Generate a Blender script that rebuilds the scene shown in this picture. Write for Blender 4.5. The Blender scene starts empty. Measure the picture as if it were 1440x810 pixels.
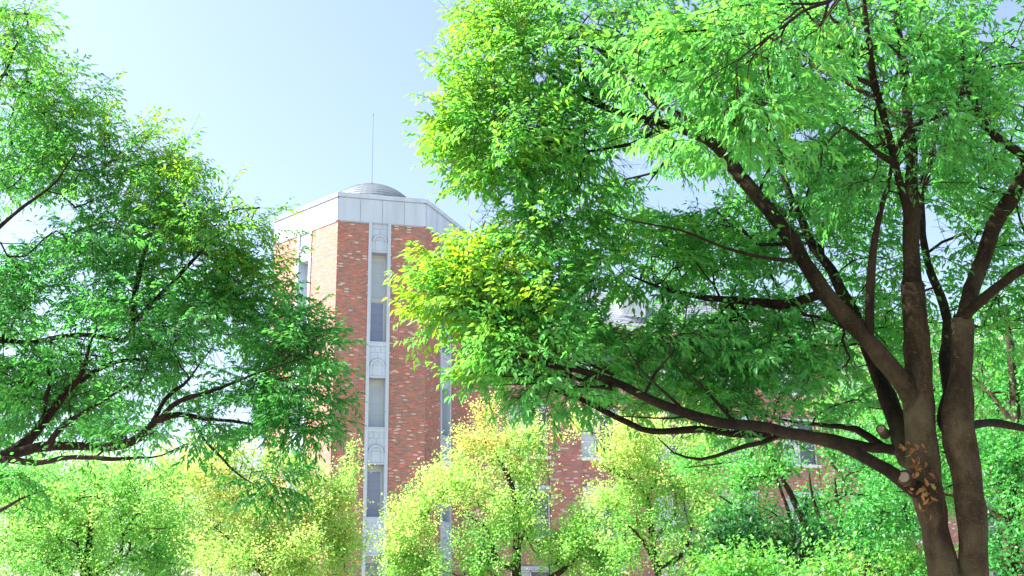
import bpy, math, random
import numpy as np
from mathutils import Matrix, Vector

# ------------------------------------------------------------------ camera
W, H, F = 1440.0, 810.0, 1550.0          # photograph frame and focal length in its pixels
PITCH, ROLL, EYE = 0.304134793, -0.0196329581, 1.6
sc = bpy.context.scene
C = sc.collection
cam_d = bpy.data.cameras.new('camera'); cam = bpy.data.objects.new('camera', cam_d); C.objects.link(cam)
cam_d.sensor_width = 36.0; cam_d.lens = F / W * 36.0; cam_d.clip_end = 3000.0; cam_d.clip_start = 0.05
cp, sp_, cr, sr = math.cos(PITCH), math.sin(PITCH), math.cos(ROLL), math.sin(ROLL)
X0 = np.array([1, 0, 0.]); Y0 = np.array([0, -sp_, cp]); Z0 = np.array([0, -cp, -sp_])
XR = cr * X0 + sr * Y0; YR = cr * Y0 - sr * X0
m = Matrix(((XR[0], YR[0], Z0[0], 0), (XR[1], YR[1], Z0[1], 0), (XR[2], YR[2], Z0[2], EYE), (0, 0, 0, 1)))
cam.matrix_world = m
sc.camera = cam

# ------------------------------------------------------------------ sky, sun, exposure
SUN_EL = math.radians(48.0)
SUN_AZ = math.radians(-91.0)             # from +Y (straight ahead), negative = to the left
sd = np.array([math.sin(SUN_AZ) * math.cos(SUN_EL), math.cos(SUN_AZ) * math.cos(SUN_EL), math.sin(SUN_EL)])
w = bpy.data.worlds.new('World'); sc.world = w; w.use_nodes = True
nt = w.node_tree; bg = nt.nodes['Background']
sky = nt.nodes.new('ShaderNodeTexSky'); sky.sky_type = 'NISHITA'; sky.sun_disc = False
sky.sun_elevation = SUN_EL; sky.sun_rotation = SUN_AZ
sky.air_density = 1.0; sky.dust_density = 2.2; sky.ozone_density = 1.0
hsv = nt.nodes.new('ShaderNodeHueSaturation'); hsv.inputs['Saturation'].default_value = .90; hsv.inputs['Hue'].default_value = .498
nt.links.new(sky.outputs[0], hsv.inputs['Color']); nt.links.new(hsv.outputs[0], bg.inputs[0]); bg.inputs[1].default_value = 0.087
sun_d = bpy.data.lights.new('sun', 'SUN'); sun = bpy.data.objects.new('sun', sun_d); C.objects.link(sun)
sun_d.energy = 5.0; sun_d.angle = math.radians(0.6); sun_d.color = (1.0, 0.95, 0.86)
sun.rotation_euler = Vector((-sd[0], -sd[1], -sd[2])).to_track_quat('-Z', 'Y').to_euler()
vs = sc.view_settings
sc.display_settings.display_device = 'sRGB'
vs.view_transform = 'Standard'; vs.look = 'None'; vs.gamma = 1.0; vs.use_curve_mapping = False
vs.exposure = 2.0
sc.render.engine = 'CYCLES'
cy = sc.cycles
cy.max_bounces = 10; cy.diffuse_bounces = 6; cy.transmission_bounces = 8; cy.glossy_bounces = 3
cy.transparent_max_bounces = 8; cy.use_denoising = True; cy.sample_clamp_indirect = 8.0
cy.caustics_reflective = False; cy.caustics_refractive = False

# ------------------------------------------------------------------ helpers
def ray(u, v):
    x, y = u - W / 2, v - H / 2
    x, y = cr * x + sr * y, -sr * x + cr * y
    return np.array([x / F, cp + y / F * sp_, sp_ - y / F * cp])
def P(u, v, d):                          # point seen at photo pixel (u, v), d metres in front (along +Y)
    r = ray(u, v); r = r * (d / r[1]); return r + np.array([0, 0, EYE])
def mpp(u, v, d):                        # metres per photo pixel there
    p = P(u, v, d) - np.array([0, 0, EYE]); return float(-(p @ Z0)) / F

def tag(o, label=None, cat=None, group=None, kind=None):
    if label: o['label'] = label
    if cat: o['category'] = cat
    if group: o['group'] = group
    if kind: o['kind'] = kind
    return o
def empty(name, loc=(0, 0, 0)):
    o = bpy.data.objects.new(name, None); C.objects.link(o); o.location = loc; o.empty_display_size = .3
    return o
def link_mesh(name, me, mat, parent=None):
    o = bpy.data.objects.new(name, me); C.objects.link(o)
    if mat: me.materials.append(mat)
    if parent:
        o.parent = parent
        q = parent; off = Vector((0, 0, 0))
        while q: off += q.location; q = q.parent
        o.location = -off
    return o

class MB:                                # polygon collector with uv in metres
    def __init__(s): s.v = []; s.f = []; s.uv = []
    def poly(s, pts, uv=None):
        n = len(s.v); s.v += [tuple(p) for p in pts]; s.f.append(tuple(range(n, n + len(pts))))
        s.uv += list(uv) if uv is not None else [(0, 0)] * len(pts)
    def hexa(s, c, uvs=None):            # 8 corners: bottom ring 0-3, top ring 4-7 (counter-clockwise seen from above)
        for q in ((3, 2, 1, 0), (4, 5, 6, 7), (0, 1, 5, 4), (1, 2, 6, 5), (2, 3, 7, 6), (3, 0, 4, 7)):
            pts = [c[i] for i in q]
            if uvs: s.poly(pts, [uvs[i] for i in q])
            else: s.poly(pts)
    def build(s, name, mat, parent=None, smooth=False, bevel=0):
        me = bpy.data.meshes.new(name); me.from_pydata(s.v, [], s.f)
        l = me.uv_layers.new(name='metres')
        l.data.foreach_set('uv', np.array(s.uv, dtype=np.float32).ravel())
        if smooth: me.polygons.foreach_set('use_smooth', [True] * len(me.polygons))
        o = link_mesh(name, me, mat, parent)
        if bevel:
            md = o.modifiers.new('bevel', 'BEVEL'); md.width = bevel; md.segments = 1; md.limit_method = 'ANGLE'
        return o

class Face:                              # a wall plane: x along it, y outward, z up (world height)
    def __init__(s, a, b):
        s.a = np.array(a, float); s.d = np.array(b, float) - s.a; s.L = float(np.linalg.norm(s.d)); s.d /= s.L
        s.n = np.array([s.d[1], -s.d[0]])
    def p(s, x, y, z):
        q = s.a + s.d * x + s.n * y; return (q[0], q[1], z)
    def box(s, mb, x0, x1, y0, y1, z0, z1):
        c = [s.p(x0, y1, z0), s.p(x1, y1, z0), s.p(x1, y0, z0), s.p(x0, y0, z0),
             s.p(x0, y1, z1), s.p(x1, y1, z1), s.p(x1, y0, z1), s.p(x0, y0, z1)]
        for q, k in (((3, 2, 1, 0), 'z'), ((4, 5, 6, 7), 'z'), ((0, 1, 5, 4), 'x'), ((1, 2, 6, 5), 'y'), ((2, 3, 7, 6), 'x'), ((3, 0, 4, 7), 'y')):
            xs = [x0, x1, x1, x0] * 2; ys = [y1, y1, y0, y0] * 2; zs = [z0] * 4 + [z1] * 4
            uv = [((xs[i], zs[i]) if k == 'x' else (ys[i], zs[i]) if k == 'y' else (xs[i], ys[i])) for i in q]
            mb.poly([c[i] for i in q], uv)

# ------------------------------------------------------------------ materials
def newmat(name):
    mt = bpy.data.materials.new(name); mt.use_nodes = True
    return mt, mt.node_tree, mt.node_tree.nodes, mt.node_tree.links, mt.node_tree.nodes['Principled BSDF']
def math_node(n, l, op, a, b=None):
    q = n.new('ShaderNodeMath'); q.operation = op
    for i, x in enumerate((a, b)):
        if x is None: continue
        if isinstance(x, (int, float)): q.inputs[i].default_value = x
        else: l.new(x, q.inputs[i])
    return q.outputs[0]
def ramp_node(n, l, fac, stops, interp='LINEAR'):
    r = n.new('ShaderNodeValToRGB'); r.color_ramp.interpolation = interp
    e = r.color_ramp.elements
    while len(e) < len(stops): e.new(.5)
    for k, (t, c) in enumerate(stops): e[k].position = t; e[k].color = (*c, 1)
    l.new(fac, r.inputs[0]); return r.outputs[0]
def mix_node(n, l, fac, a, b, mode='MIX'):
    q = n.new('ShaderNodeMix'); q.data_type = 'RGBA'; q.blend_type = mode
    for i, x in ((0, fac), (6, a), (7, b)):
        if isinstance(x, (int, float)): q.inputs[i].default_value = x
        elif isinstance(x, tuple): q.inputs[i].default_value = (*x, 1)
        else: l.new(x, q.inputs[i])
    return q.outputs[2]

def brick_material(name, bw=0.205, bh=0.066, mortar=(.33, .29, .27), stops=None):
    mt, t, n, l, b = newmat(name)
    uv = n.new('ShaderNodeUVMap'); uv.uv_map = 'metres'
    s = n.new('ShaderNodeSeparateXYZ'); l.new(uv.outputs[0], s.inputs[0])
    v = math_node(n, l, 'DIVIDE', s.outputs[1], bh); row = math_node(n, l, 'FLOOR', v)
    off = math_node(n, l, 'MULTIPLY', math_node(n, l, 'FLOORED_MODULO', row, 2.0), 0.5)
    u = math_node(n, l, 'ADD', math_node(n, l, 'DIVIDE', s.outputs[0], bw), off); col = math_node(n, l, 'FLOOR', u)
    fu = math_node(n, l, 'SUBTRACT', u, col); fv = math_node(n, l, 'SUBTRACT', v, row)
    cb = n.new('ShaderNodeCombineXYZ'); l.new(col, cb.inputs[0]); l.new(row, cb.inputs[1])
    wn = n.new('ShaderNodeTexWhiteNoise'); wn.noise_dimensions = '2D'; l.new(cb.outputs[0], wn.inputs['Vector'])
    bc = ramp_node(n, l, wn.outputs['Value'], stops, 'CONSTANT')
    # slight tone drift of single bricks and of the whole wall
    hs = n.new('ShaderNodeHueSaturation'); l.new(bc, hs.inputs['Color'])
    sep = n.new('ShaderNodeSeparateColor'); l.new(wn.outputs['Color'], sep.inputs[0])
    ns = n.new('ShaderNodeTexNoise'); ns.inputs['Scale'].default_value = .55; l.new(uv.outputs[0], ns.inputs['Vector'])
    val = math_node(n, l, 'ADD', math_node(n, l, 'MULTIPLY', sep.outputs[1], .35), math_node(n, l, 'ADD', math_node(n, l, 'MULTIPLY', ns.outputs[0], .5), .57))
    l.new(val, hs.inputs['Value'])
    mu = math_node(n, l, 'LESS_THAN', math_node(n, l, 'ABSOLUTE', math_node(n, l, 'SUBTRACT', fu, .5)), .5 - .005 / bw)
    mv = math_node(n, l, 'LESS_THAN', math_node(n, l, 'ABSOLUTE', math_node(n, l, 'SUBTRACT', fv, .5)), .5 - .005 / bh)
    isb = math_node(n, l, 'MULTIPLY', mu, mv)
    l.new(mix_node(n, l, isb, mortar, hs.outputs[0]), b.inputs['Base Color'])
    b.inputs['Roughness'].default_value = .75
    bp = n.new('ShaderNodeBump'); bp.inputs['Strength'].default_value = .5; bp.inputs['Distance'].default_value = .006
    l.new(isb, bp.inputs['Height']); l.new(bp.outputs[0], b.inputs['Normal'])
    return mt
BR = [(0, (.26, .125, .08)), (.34, (.36, .10, .068)), (.55, (.19, .11, .085)), (.76, (.45, .12, .08)), (.94, (.50, .37, .30))]
M_BRICK = brick_material('red_brown_brick', stops=BR)
M_BRICK2 = brick_material('pink_red_brick', bw=.23, bh=.085, stops=[(0, (.36, .15, .12)), (.35, (.43, .12, .10)), (.7, (.28, .15, .13)), (.92, (.55, .42, .36))])

def plain(name, colr, rough=.6, noise=.12, scale=3.0, metal=0.0, streak=False):
    mt, t, n, l, b = newmat(name)
    tc = n.new('ShaderNodeTexCoord'); ns = n.new('ShaderNodeTexNoise'); ns.inputs['Scale'].default_value = scale
    ns.inputs['Detail'].default_value = 6
    if streak:
        mp = n.new('ShaderNodeMapping'); mp.inputs['Scale'].default_value = (1, 1, .12)
        l.new(tc.outputs['Object'], mp.inputs[0]); l.new(mp.outputs[0], ns.inputs['Vector'])
    else: l.new(tc.outputs['Object'], ns.inputs['Vector'])
    lo = tuple(c * (1 - noise) for c in colr); hi = tuple(min(1, c * (1 + noise)) for c in colr)
    l.new(ramp_node(n, l, ns.outputs[0], [(.3, lo), (.7, hi)]), b.inputs['Base Color'])
    b.inputs['Roughness'].default_value = rough; b.inputs['Metallic'].default_value = metal
    return mt
M_STONE = plain('pale_stone', (.40, .465, .55), .55, .10, 2.0, streak=True)
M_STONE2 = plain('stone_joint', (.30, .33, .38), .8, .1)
M_FRAME = plain('window_frame', (.50, .50, .46), .45, .05)
M_DOME = plain('dome_metal', (.125, .15, .175), .45, .15, 1.2)
M_ROD = plain('rod_metal', (.09, .09, .10), .4, .05)
M_WHITE = plain('white_trim', (.6, .62, .65), .5, .05)
M_SOFFIT = plain('roof_slab', (.35, .35, .36), .7, .08)

def pane_material(name, colr, dark, period):
    mt, t, n, l, b = newmat(name)
    tc = n.new('ShaderNodeTexCoord'); s = n.new('ShaderNodeSeparateXYZ'); l.new(tc.outputs['Object'], s.inputs[0])
    fz = math_node(n, l, 'FRACT', math_node(n, l, 'DIVIDE', s.outputs[2], period))
    line = math_node(n, l, 'GREATER_THAN', fz, .06)
    ns = n.new('ShaderNodeTexNoise'); ns.inputs['Scale'].default_value = 1.4; l.new(tc.outputs['Object'], ns.inputs['Vector'])
    base = mix_node(n, l, ns.outputs[0], dark, colr)
    l.new(mix_node(n, l, line, dark, base), b.inputs['Base Color'])
    b.inputs['Roughness'].default_value = .09; b.inputs['Specular IOR Level'].default_value = .6
    return mt
M_PANE = pane_material('blue_blind_behind_glass', (.30, .33, .46), (.20, .22, .32), .42)
M_PANE_PALE = pane_material('pale_blind_behind_glass', (.50, .55, .58), (.40, .44, .48), .50)
M_PANE_DARK = pane_material('dark_glass', (.10, .11, .15), (.06, .065, .09), .9)

def roof_material():
    mt, t, n, l, b = newmat('blue_grey_slate')
    uv = n.new('ShaderNodeUVMap'); uv.uv_map = 'metres'
    br = n.new('ShaderNodeTexBrick'); l.new(uv.outputs[0], br.inputs['Vector'])
    br.inputs['Color1'].default_value = (.20, .225, .265, 1); br.inputs['Color2'].default_value = (.25, .28, .32, 1)
    br.inputs['Mortar'].default_value = (.05, .06, .085, 1); br.inputs['Scale'].default_value = 1.0
    br.inputs['Mortar Size'].default_value = .018; br.inputs['Brick Width'].default_value = 1.3; br.inputs['Row Height'].default_value = .21
    l.new(br.outputs['Color'], b.inputs['Base Color']); b.inputs['Roughness'].default_value = .5
    return mt
M_ROOF = roof_material()

def leaf_material(name, stops, trans=.5, var=.22, gloss=.35, tboost=(1.25, 1.2, .6)):
    mt, t, n, l, b = newmat(name)
    at = n.new('ShaderNodeAttribute'); at.attribute_name = 'tint'
    gm = n.new('ShaderNodeNewGeometry')
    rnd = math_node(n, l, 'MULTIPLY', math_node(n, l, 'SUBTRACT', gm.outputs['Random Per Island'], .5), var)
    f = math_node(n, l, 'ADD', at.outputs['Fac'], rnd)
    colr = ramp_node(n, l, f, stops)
    l.new(colr, b.inputs['Base Color']); b.inputs['Roughness'].default_value = .42
    b.inputs['Specular IOR Level'].default_value = gloss
    tr = n.new('ShaderNodeBsdfTranslucent')
    tcol = mix_node(n, l, 1.0, colr, tboost, 'MULTIPLY'); l.new(tcol, tr.inputs[0])
    mx = n.new('ShaderNodeMixShader'); mx.inputs[0].default_value = trans
    l.new(b.outputs[0], mx.inputs[1]); l.new(tr.outputs[0], mx.inputs[2])
    l.new(mx.outputs[0], n['Material Output'].inputs[0])
    return mt
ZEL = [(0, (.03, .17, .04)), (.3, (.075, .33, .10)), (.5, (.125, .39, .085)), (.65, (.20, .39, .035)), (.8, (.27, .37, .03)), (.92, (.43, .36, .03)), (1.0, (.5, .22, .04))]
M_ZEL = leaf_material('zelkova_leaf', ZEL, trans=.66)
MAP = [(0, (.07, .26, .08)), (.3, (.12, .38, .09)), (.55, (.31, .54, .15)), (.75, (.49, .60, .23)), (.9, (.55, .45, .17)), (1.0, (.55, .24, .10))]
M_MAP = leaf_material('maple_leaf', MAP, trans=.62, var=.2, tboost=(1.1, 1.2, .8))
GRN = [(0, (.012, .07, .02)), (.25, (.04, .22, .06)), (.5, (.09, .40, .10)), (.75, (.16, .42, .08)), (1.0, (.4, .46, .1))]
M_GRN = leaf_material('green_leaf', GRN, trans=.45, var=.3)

def bark_material(name, c0, c1, c2, scale=9.0, bump=.9, young=None):
    mt, t, n, l, b = newmat(name)
    tc = n.new('ShaderNodeTexCoord')
    def noise(sc_, st=(1, 1, 1), det=6, rough=.6):
        mp = n.new('ShaderNodeMapping'); mp.inputs['Scale'].default_value = st; l.new(tc.outputs['Object'], mp.inputs[0])
        q = n.new('ShaderNodeTexNoise'); q.inputs['Scale'].default_value = sc_; q.inputs['Detail'].default_value = det; q.inputs['Roughness'].default_value = rough
        l.new(mp.outputs[0], q.inputs['Vector']); return q.outputs[0]
    fine = noise(scale * 3, (1, 1, .35), 9, .75); mid = noise(scale, (1, 1, .3), 5); big = noise(1.7); lent = noise(42, (.55, .55, 2.4), 2)
    base = ramp_node(n, l, mid, [(.35, c0), (.66, c1)])
    base = mix_node(n, l, math_node(n, l, 'MULTIPLY', ramp_node(n, l, fine, [(.42, (1, 1, 1)), (.58, (0, 0, 0))]), .55), base, tuple(c * .45 for c in c0))
    patch = math_node(n, l, 'MULTIPLY', ramp_node(n, l, big, [(.48, (0, 0, 0)), (.66, (1, 1, 1))]), .65)
    base = mix_node(n, l, patch, base, c2)
    base = mix_node(n, l, math_node(n, l, 'MULTIPLY', ramp_node(n, l, lent, [(.62, (0, 0, 0)), (.70, (1, 1, 1))]), .55), base, tuple(min(1, c * 1.9) for c in c1))
    if young:
        at = n.new('ShaderNodeAttribute'); at.attribute_name = 'girth'
        fac = ramp_node(n, l, math_node(n, l, 'ADD', at.outputs['Fac'], math_node(n, l, 'MULTIPLY', math_node(n, l, 'SUBTRACT', big, .5), .05)), [(.045, (1, 1, 1)), (.125, (0, 0, 0))])
        base = mix_node(n, l, fac, base, mix_node(n, l, 1.0, base, young, 'MULTIPLY'))
    l.new(base, b.inputs['Base Color']); b.inputs['Roughness'].default_value = .9; b.inputs['Specular IOR Level'].default_value = .2
    hgt = math_node(n, l, 'ADD', math_node(n, l, 'MULTIPLY', fine, .6), math_node(n, l, 'ADD', mid, math_node(n, l, 'MULTIPLY', lent, .3)))
    bp = n.new('ShaderNodeBump'); bp.inputs['Strength'].default_value = bump; bp.inputs['Distance'].default_value = .04
    l.new(hgt, bp.inputs['Height']); l.new(bp.outputs[0], b.inputs['Normal'])
    return mt
M_BARK = bark_material('zelkova_trunk_bark', (.024, .015, .008), (.088, .058, .031), (.115, .098, .058), young=(.28, .24, .24))
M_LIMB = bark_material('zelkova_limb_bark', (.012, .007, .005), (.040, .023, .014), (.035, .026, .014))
M_BARK2 = bark_material('maple_bark', (.02, .013, .009), (.06, .04, .026), (.06, .05, .03))
M_CUT = plain('cut_wood', (.17, .13, .095), .8, .2, 14)
M_BOUNCE_PAVE = plain('pale_bounce_paving', (.34, .32, .285), .85, .12, 1.5)  # unseen ground surface, made pale to bounce light up under the crowns

# ------------------------------------------------------------------ ground
g = MB(); S = 900
g.poly([(-S, -S, 0), (S, -S, 0), (S, S, 0), (-S, S, 0)])
tag(g.build('ground', M_BOUNCE_PAVE), kind='structure')

# ------------------------------------------------------------------ brick tower
E0 = EYE
VA, VB, VC, VD = np.array([-8.381, 50.]), np.array([-4.22, 51.135]), np.array([-12.156, 53.286]), np.array([-2.555, 55.4])
VE = VD + (VC - VA); VF = VE + (VA - VB)
OC = (VA + VE) / 2
tower = empty('brick_tower', (OC[0], OC[1], 0))
tag(tower, 'six sided red brick tower with pale window strips, white cornice and low dome', 'tower')
ring = [VC, VA, VB, VD, VE, VF]
faces = [Face(ring[i], ring[(i + 1) % 6]) for i in range(6)]
bays = {0: (1.95, 3.05), 1: (1.51, 2.60), 2: (1.70, 2.90)}
ZB, ZT = 19.32 + E0, 20.50 + E0
wall = MB(); TH = .80; MI = .55
for i, f in enumerate(faces):
    if i in bays:
        a, b = bays[i]
        # brick slabs each side of the strip; mitred at the corners by stopping at the inner ring
        for x0, x1 in ((0, a), (b, f.L)):
            f.box(wall, x0 + (MI if x0 == 0 else 0), x1 - (MI if x1 == f.L else 0), -TH, 0, 0, ZB)
    else:
        f.box(wall, MI, f.L - MI, -TH, 0, 0, ZB)
# corner pieces (kite prisms filling the mitre)
for i in range(6):
    f0, f1 = faces[i - 1], faces[i]
    p0 = f0.p(f0.L - MI, 0, 0); v = f1.p(0, 0, 0); p1 = f1.p(MI, 0, 0)
    q0 = f0.p(f0.L - MI, -TH, 0); q1 = f1.p(MI, -TH, 0)
    for s, e, us, ue in ((p0, v, f0.L - MI, f0.L), (v, p1, 0, MI)):
        wall.poly([(*s[:2], 0), (*e[:2], 0), (*e[:2], ZB), (*s[:2], ZB)], [(us, 0), (ue, 0), (ue, ZB), (us, ZB)])
wall.build('wall', M_BRICK, tower)

def quarter(f, mb, xc, zc, r0, r1, y0, y1, n=14):       # half ring (arch moulding)
    for k in range(n):
        t0, t1 = math.pi * k / n, math.pi * (k + 1) / n
        q = lambda r, t, y: f.p(xc - r * math.cos(t), y, zc + r * math.sin(t))
        mb.hexa([q(r0, t0, y0), q(r0, t0, y1), q(r0, t1, y1), q(r0, t1, y0), q(r1, t0, y0), q(r1, t0, y1), q(r1, t1, y1), q(r1, t1, y0)])

panel_z = [(17.81, 19.32), (11.59, 13.11), (7.53, 9.04), (3.44, 4.94), (-.62, .88)]
win_z = [(13.32, 17.81), (9.24, 11.59), (5.14, 7.53), (1.08, 3.44)]
for i, (a, b) in bays.items():
    f = faces[i]; PW = .15; xi0, xi1 = a + PW, b - PW
    for x0, x1 in ((a, xi0), (xi1, b)):
        mb = MB(); z = 0.0
        cuts = [0, 2.6, 5.1, 7.6, 9.1, 11.6, 14.2, 15.9, 18.2, ZB]
        for z0, z1 in zip(cuts[:-1], cuts[1:]):
            f.box(mb, x0, x1, -.74, .045, z0 + .006, z1 - .006)
        f.box(mb, x0 + .01, x1 - .01, -.72, .03, 0, ZB - .01)
        mb.build('stone_post', M_STONE, tower)
    bk = MB(); f.box(bk, xi0 - .02, xi1 + .02, -.82, -.75, 0, ZB); bk.build('strip_backing', M_STONE2, tower)
    for z0, z1 in panel_z:
        z0 += E0; z1 += E0; h = z1 - z0; wd = xi1 - xi0; xm = (xi0 + xi1) / 2
        mb = MB(); f.box(mb, xi0, xi1, -.70, -.05, z0, z1); pan = mb.build('panel', M_STONE2, tower)
        mb = MB(); g_ = .006; ys = (-.05, -.028)
        # upper course of small blocks, then a tall course under the arch, then a plinth course
        zt = z0 + h * .80
        for k in range(3):
            f.box(mb, xi0 + wd * k / 3 + (g_ if k else 0), xi0 + wd * (k + 1) / 3 - (g_ if k < 2 else 0), *ys, zt + g_, z1 - .005)
        zm = z0 + h * .40
        f.box(mb, xi0, xm - g_, *ys, zm + g_, zt - g_); f.box(mb, xm + g_, xi1, *ys, zm + g_, zt - g_)
        for x0, x1 in ((xi0, xi0 + wd * .22), (xi0 + wd * .22 + 2 * g_, xi1 - wd * .22 - 2 * g_), (xi1 - wd * .22, xi1)):
            f.box(mb, x0, x1, *ys, z0 + .10, zm - g_)
        f.box(mb, xi0, xi1, -.05, -.012, z0, z0 + .085)
        mb.build('stone_block', M_STONE, pan)
        mb = MB(); R = wd * .44
        quarter(f, mb, xm, z0 + h * .36, R - .07, R, -.04, .05)
        mb.build('arch_moulding', M_STONE, pan)
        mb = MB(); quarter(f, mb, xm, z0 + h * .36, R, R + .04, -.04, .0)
        mb.build('arch_shadow_ring', M_STONE2, pan)  # darker ring paints the shade line around the arch moulding
    for k, (z0, z1) in enumerate(win_z):
        z0 += E0; z1 += E0
        wn = empty('window', (*f.p((xi0 + xi1) / 2, -.28, z0)[:2], z0)); wn.parent = tower; wn.location = Vector(wn.location) - tower.location
        fr = MB(); t = .06; yo, yi = -.50, -.64
        f.box(fr, xi0, xi0 + t, yi, yo, z0, z1); f.box(fr, xi1 - t, xi1, yi, yo, z0, z1)
        f.box(fr, xi0 + t, xi1 - t, yi, yo, z0, z0 + t); f.box(fr, xi0 + t, xi1 - t, yi, yo, z1 - t - .16, z1)
        cells = [(z0 + t, z1 - t - .16)]
        if k == 0:
            zm = 15.5 + E0; f.box(fr, xi0 + t, xi1 - t, yi, yo + .02, zm - .07, zm + .07)
            cells = [(z0 + t, zm - .07), (zm + .07, z1 - t - .16)]
        fr.build('frame', M_FRAME, wn)
        sash = MB()
        for c0, c1 in cells:
            e = .035; x0, x1 = xi0 + t, xi1 - t
            f.box(sash, x0, x0 + e, -.60, -.535, c0, c1); f.box(sash, x1 - e, x1, -.60, -.535, c0, c1)
            f.box(sash, x0 + e, x1 - e, -.60, -.535, c0, c0 + e); f.box(sash, x0 + e, x1 - e, -.60, -.535, c1 - e, c1)
        sash.build('sash', M_WHITE, wn)
        for j, (c0, c1) in enumerate(cells):
            pn = MB(); f.box(pn, xi0 + t + .03, xi1 - t - .03, -.585, -.565, c0 + .03, c1 - .03)
            pn.build('pane', M_PANE_PALE if (k == 0 and j == 1) or k == 1 else M_PANE, wn)
        sl = MB(); f.box(sl, xi0, xi1, -.70, .02, z0 - .21, z0 - .05); f.box(sl, xi0, xi1, -.66, .05, z0 - .05, z0)
        sl.build('sill', M_STONE, wn)

# cornice: jointed panels and a projecting cap
cn = MB(); jn = MB(); cap = MB()
for i, f in enumerate(faces):
    n = 4 if i != 0 else 1
    for k in range(n):
        x0, x1 = f.L * k / n, f.L * (k + 1) / n
        f.box(cn, x0 + (.012 if k else .0), x1 - (.012 if k < n - 1 else .0), -.30, .05, ZB, ZT)
    f.box(jn, .1, f.L - .1, -.36, .03, ZB - .06, ZT + .045)
    f.box(cap, -.045, f.L + .045, -.5, .11, ZT + .04, ZT + .25)
cn.build('cornice', M_STONE, tower); jn.build('cornice_joint', M_STONE2, tower); cap.build('cornice_cap', M_STONE, tower)
slab = MB(); top = [(*p, ZT + .02) for p in ring]; slab.poly(top); slab.build('roof_slab', M_SOFFIT, tower)
# dome: stepped metal courses on a sphere cap
apex = P(523, 263.5, OC[1])[2]; RS = 2.75; base_z = ZT + .05
dm = MB(); nr, nsg = 18, 48
th_max = math.acos(max(-1, (RS - (apex - base_z)) / RS))
prof = []
for k in range(nr + 1):
    t = th_max * k / nr
    prof.append((RS * math.sin(t), apex - RS * (1 - math.cos(t))))
pr2 = []
for k in range(nr):
    (r0, z0), (r1, z1) = prof[k], prof[k + 1]
    pr2 += [(r0 + (.0 if k else 0), z0 - 0.002), (r1 + .014, z1 + .0)]
for k in range(len(pr2) - 1):
    (r0, z0), (r1, z1) = pr2[k], pr2[k + 1]
    for j in range(nsg):
        a0, a1 = 2 * math.pi * j / nsg, 2 * math.pi * (j + 1) / nsg
        q = lambda r, a, z: (OC[0] + r * math.cos(a), OC[1] + r * math.sin(a), z)
        pts = [q(r0, a0, z0), q(r1, a0, z1), q(r1, a1, z1), q(r0, a1, z0)]
        if r0 < 1e-6: pts = pts[:3]
        dm.poly(pts)
dm.build('dome', M_DOME, tower)
def tube_pts(mb, pts, rad, n=8):
    prev = None
    for k, p in enumerate(pts):
        r = rad[k] if hasattr(rad, '__len__') else rad
        cur = [(p[0] + r * math.cos(2 * math.pi * j / n), p[1] + r * math.sin(2 * math.pi * j / n), p[2]) for j in range(n)]
        if prev:
            for j in range(n): mb.poly([prev[j], prev[(j + 1) % n], cur[(j + 1) % n], cur[j]])
        prev = cur
    mb.poly(prev)
rod = MB(); zt = P(523.5, 158, OC[1])[2]
tube_pts(rod, [(OC[0], OC[1], apex - .1), (OC[0], OC[1], apex + .25), (OC[0], OC[1], apex + .26), (OC[0], OC[1], zt - .2), (OC[0], OC[1], zt - .19), (OC[0], OC[1], zt)], [.07, .06, .013, .010, .035, .012])
rod.build('lightning_rod', M_ROD, tower)

# ------------------------------------------------------------------ brick wing behind
YW = math.radians(19); W0 = VD + np.array([math.cos(YW), math.sin(YW)]) * -.8; WL = 44.0
fw = Face(W0, W0 + np.array([math.cos(YW), math.sin(YW)]) * WL); AO = .8
wing = empty('brick_building', (*fw.p(WL / 2, -6, 0)[:2], 0))
tag(wing, 'long red brick building with pale window sills and a grey slate roof behind the trees', 'building')
ZE = 15.75 + E0
cols = [(2.32 + 4.05 * k + AO, 4.56 + 4.05 * k + AO) for k in range(10)]
rows = [(.6, 3.0), (4.65, 7.0), (8.72, 11.1), (12.78, 15.1)]
mb = MB(); x = 0.0
for c0, c1 in cols + [(WL, WL)]:
    fw.box(mb, x, c0, -.4, 0, 0, ZE); x = c1
for c0, c1 in cols:
    z = 0.0
    for r0, r1 in rows + [(ZE - E0, ZE - E0)]:
        fw.box(mb, c0, c1, -.4, -.09, z, r0 + E0); z = r1 + E0
fw.box(mb, 0, WL, -12.0, -11.6, 0, ZE); fw.box(mb, 0, .4, -11.6, -.4, 0, ZE); fw.box(mb, WL - .4, WL, -11.6, -.4, 0, ZE)
mb.build('wall', M_BRICK2, wing)
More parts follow.
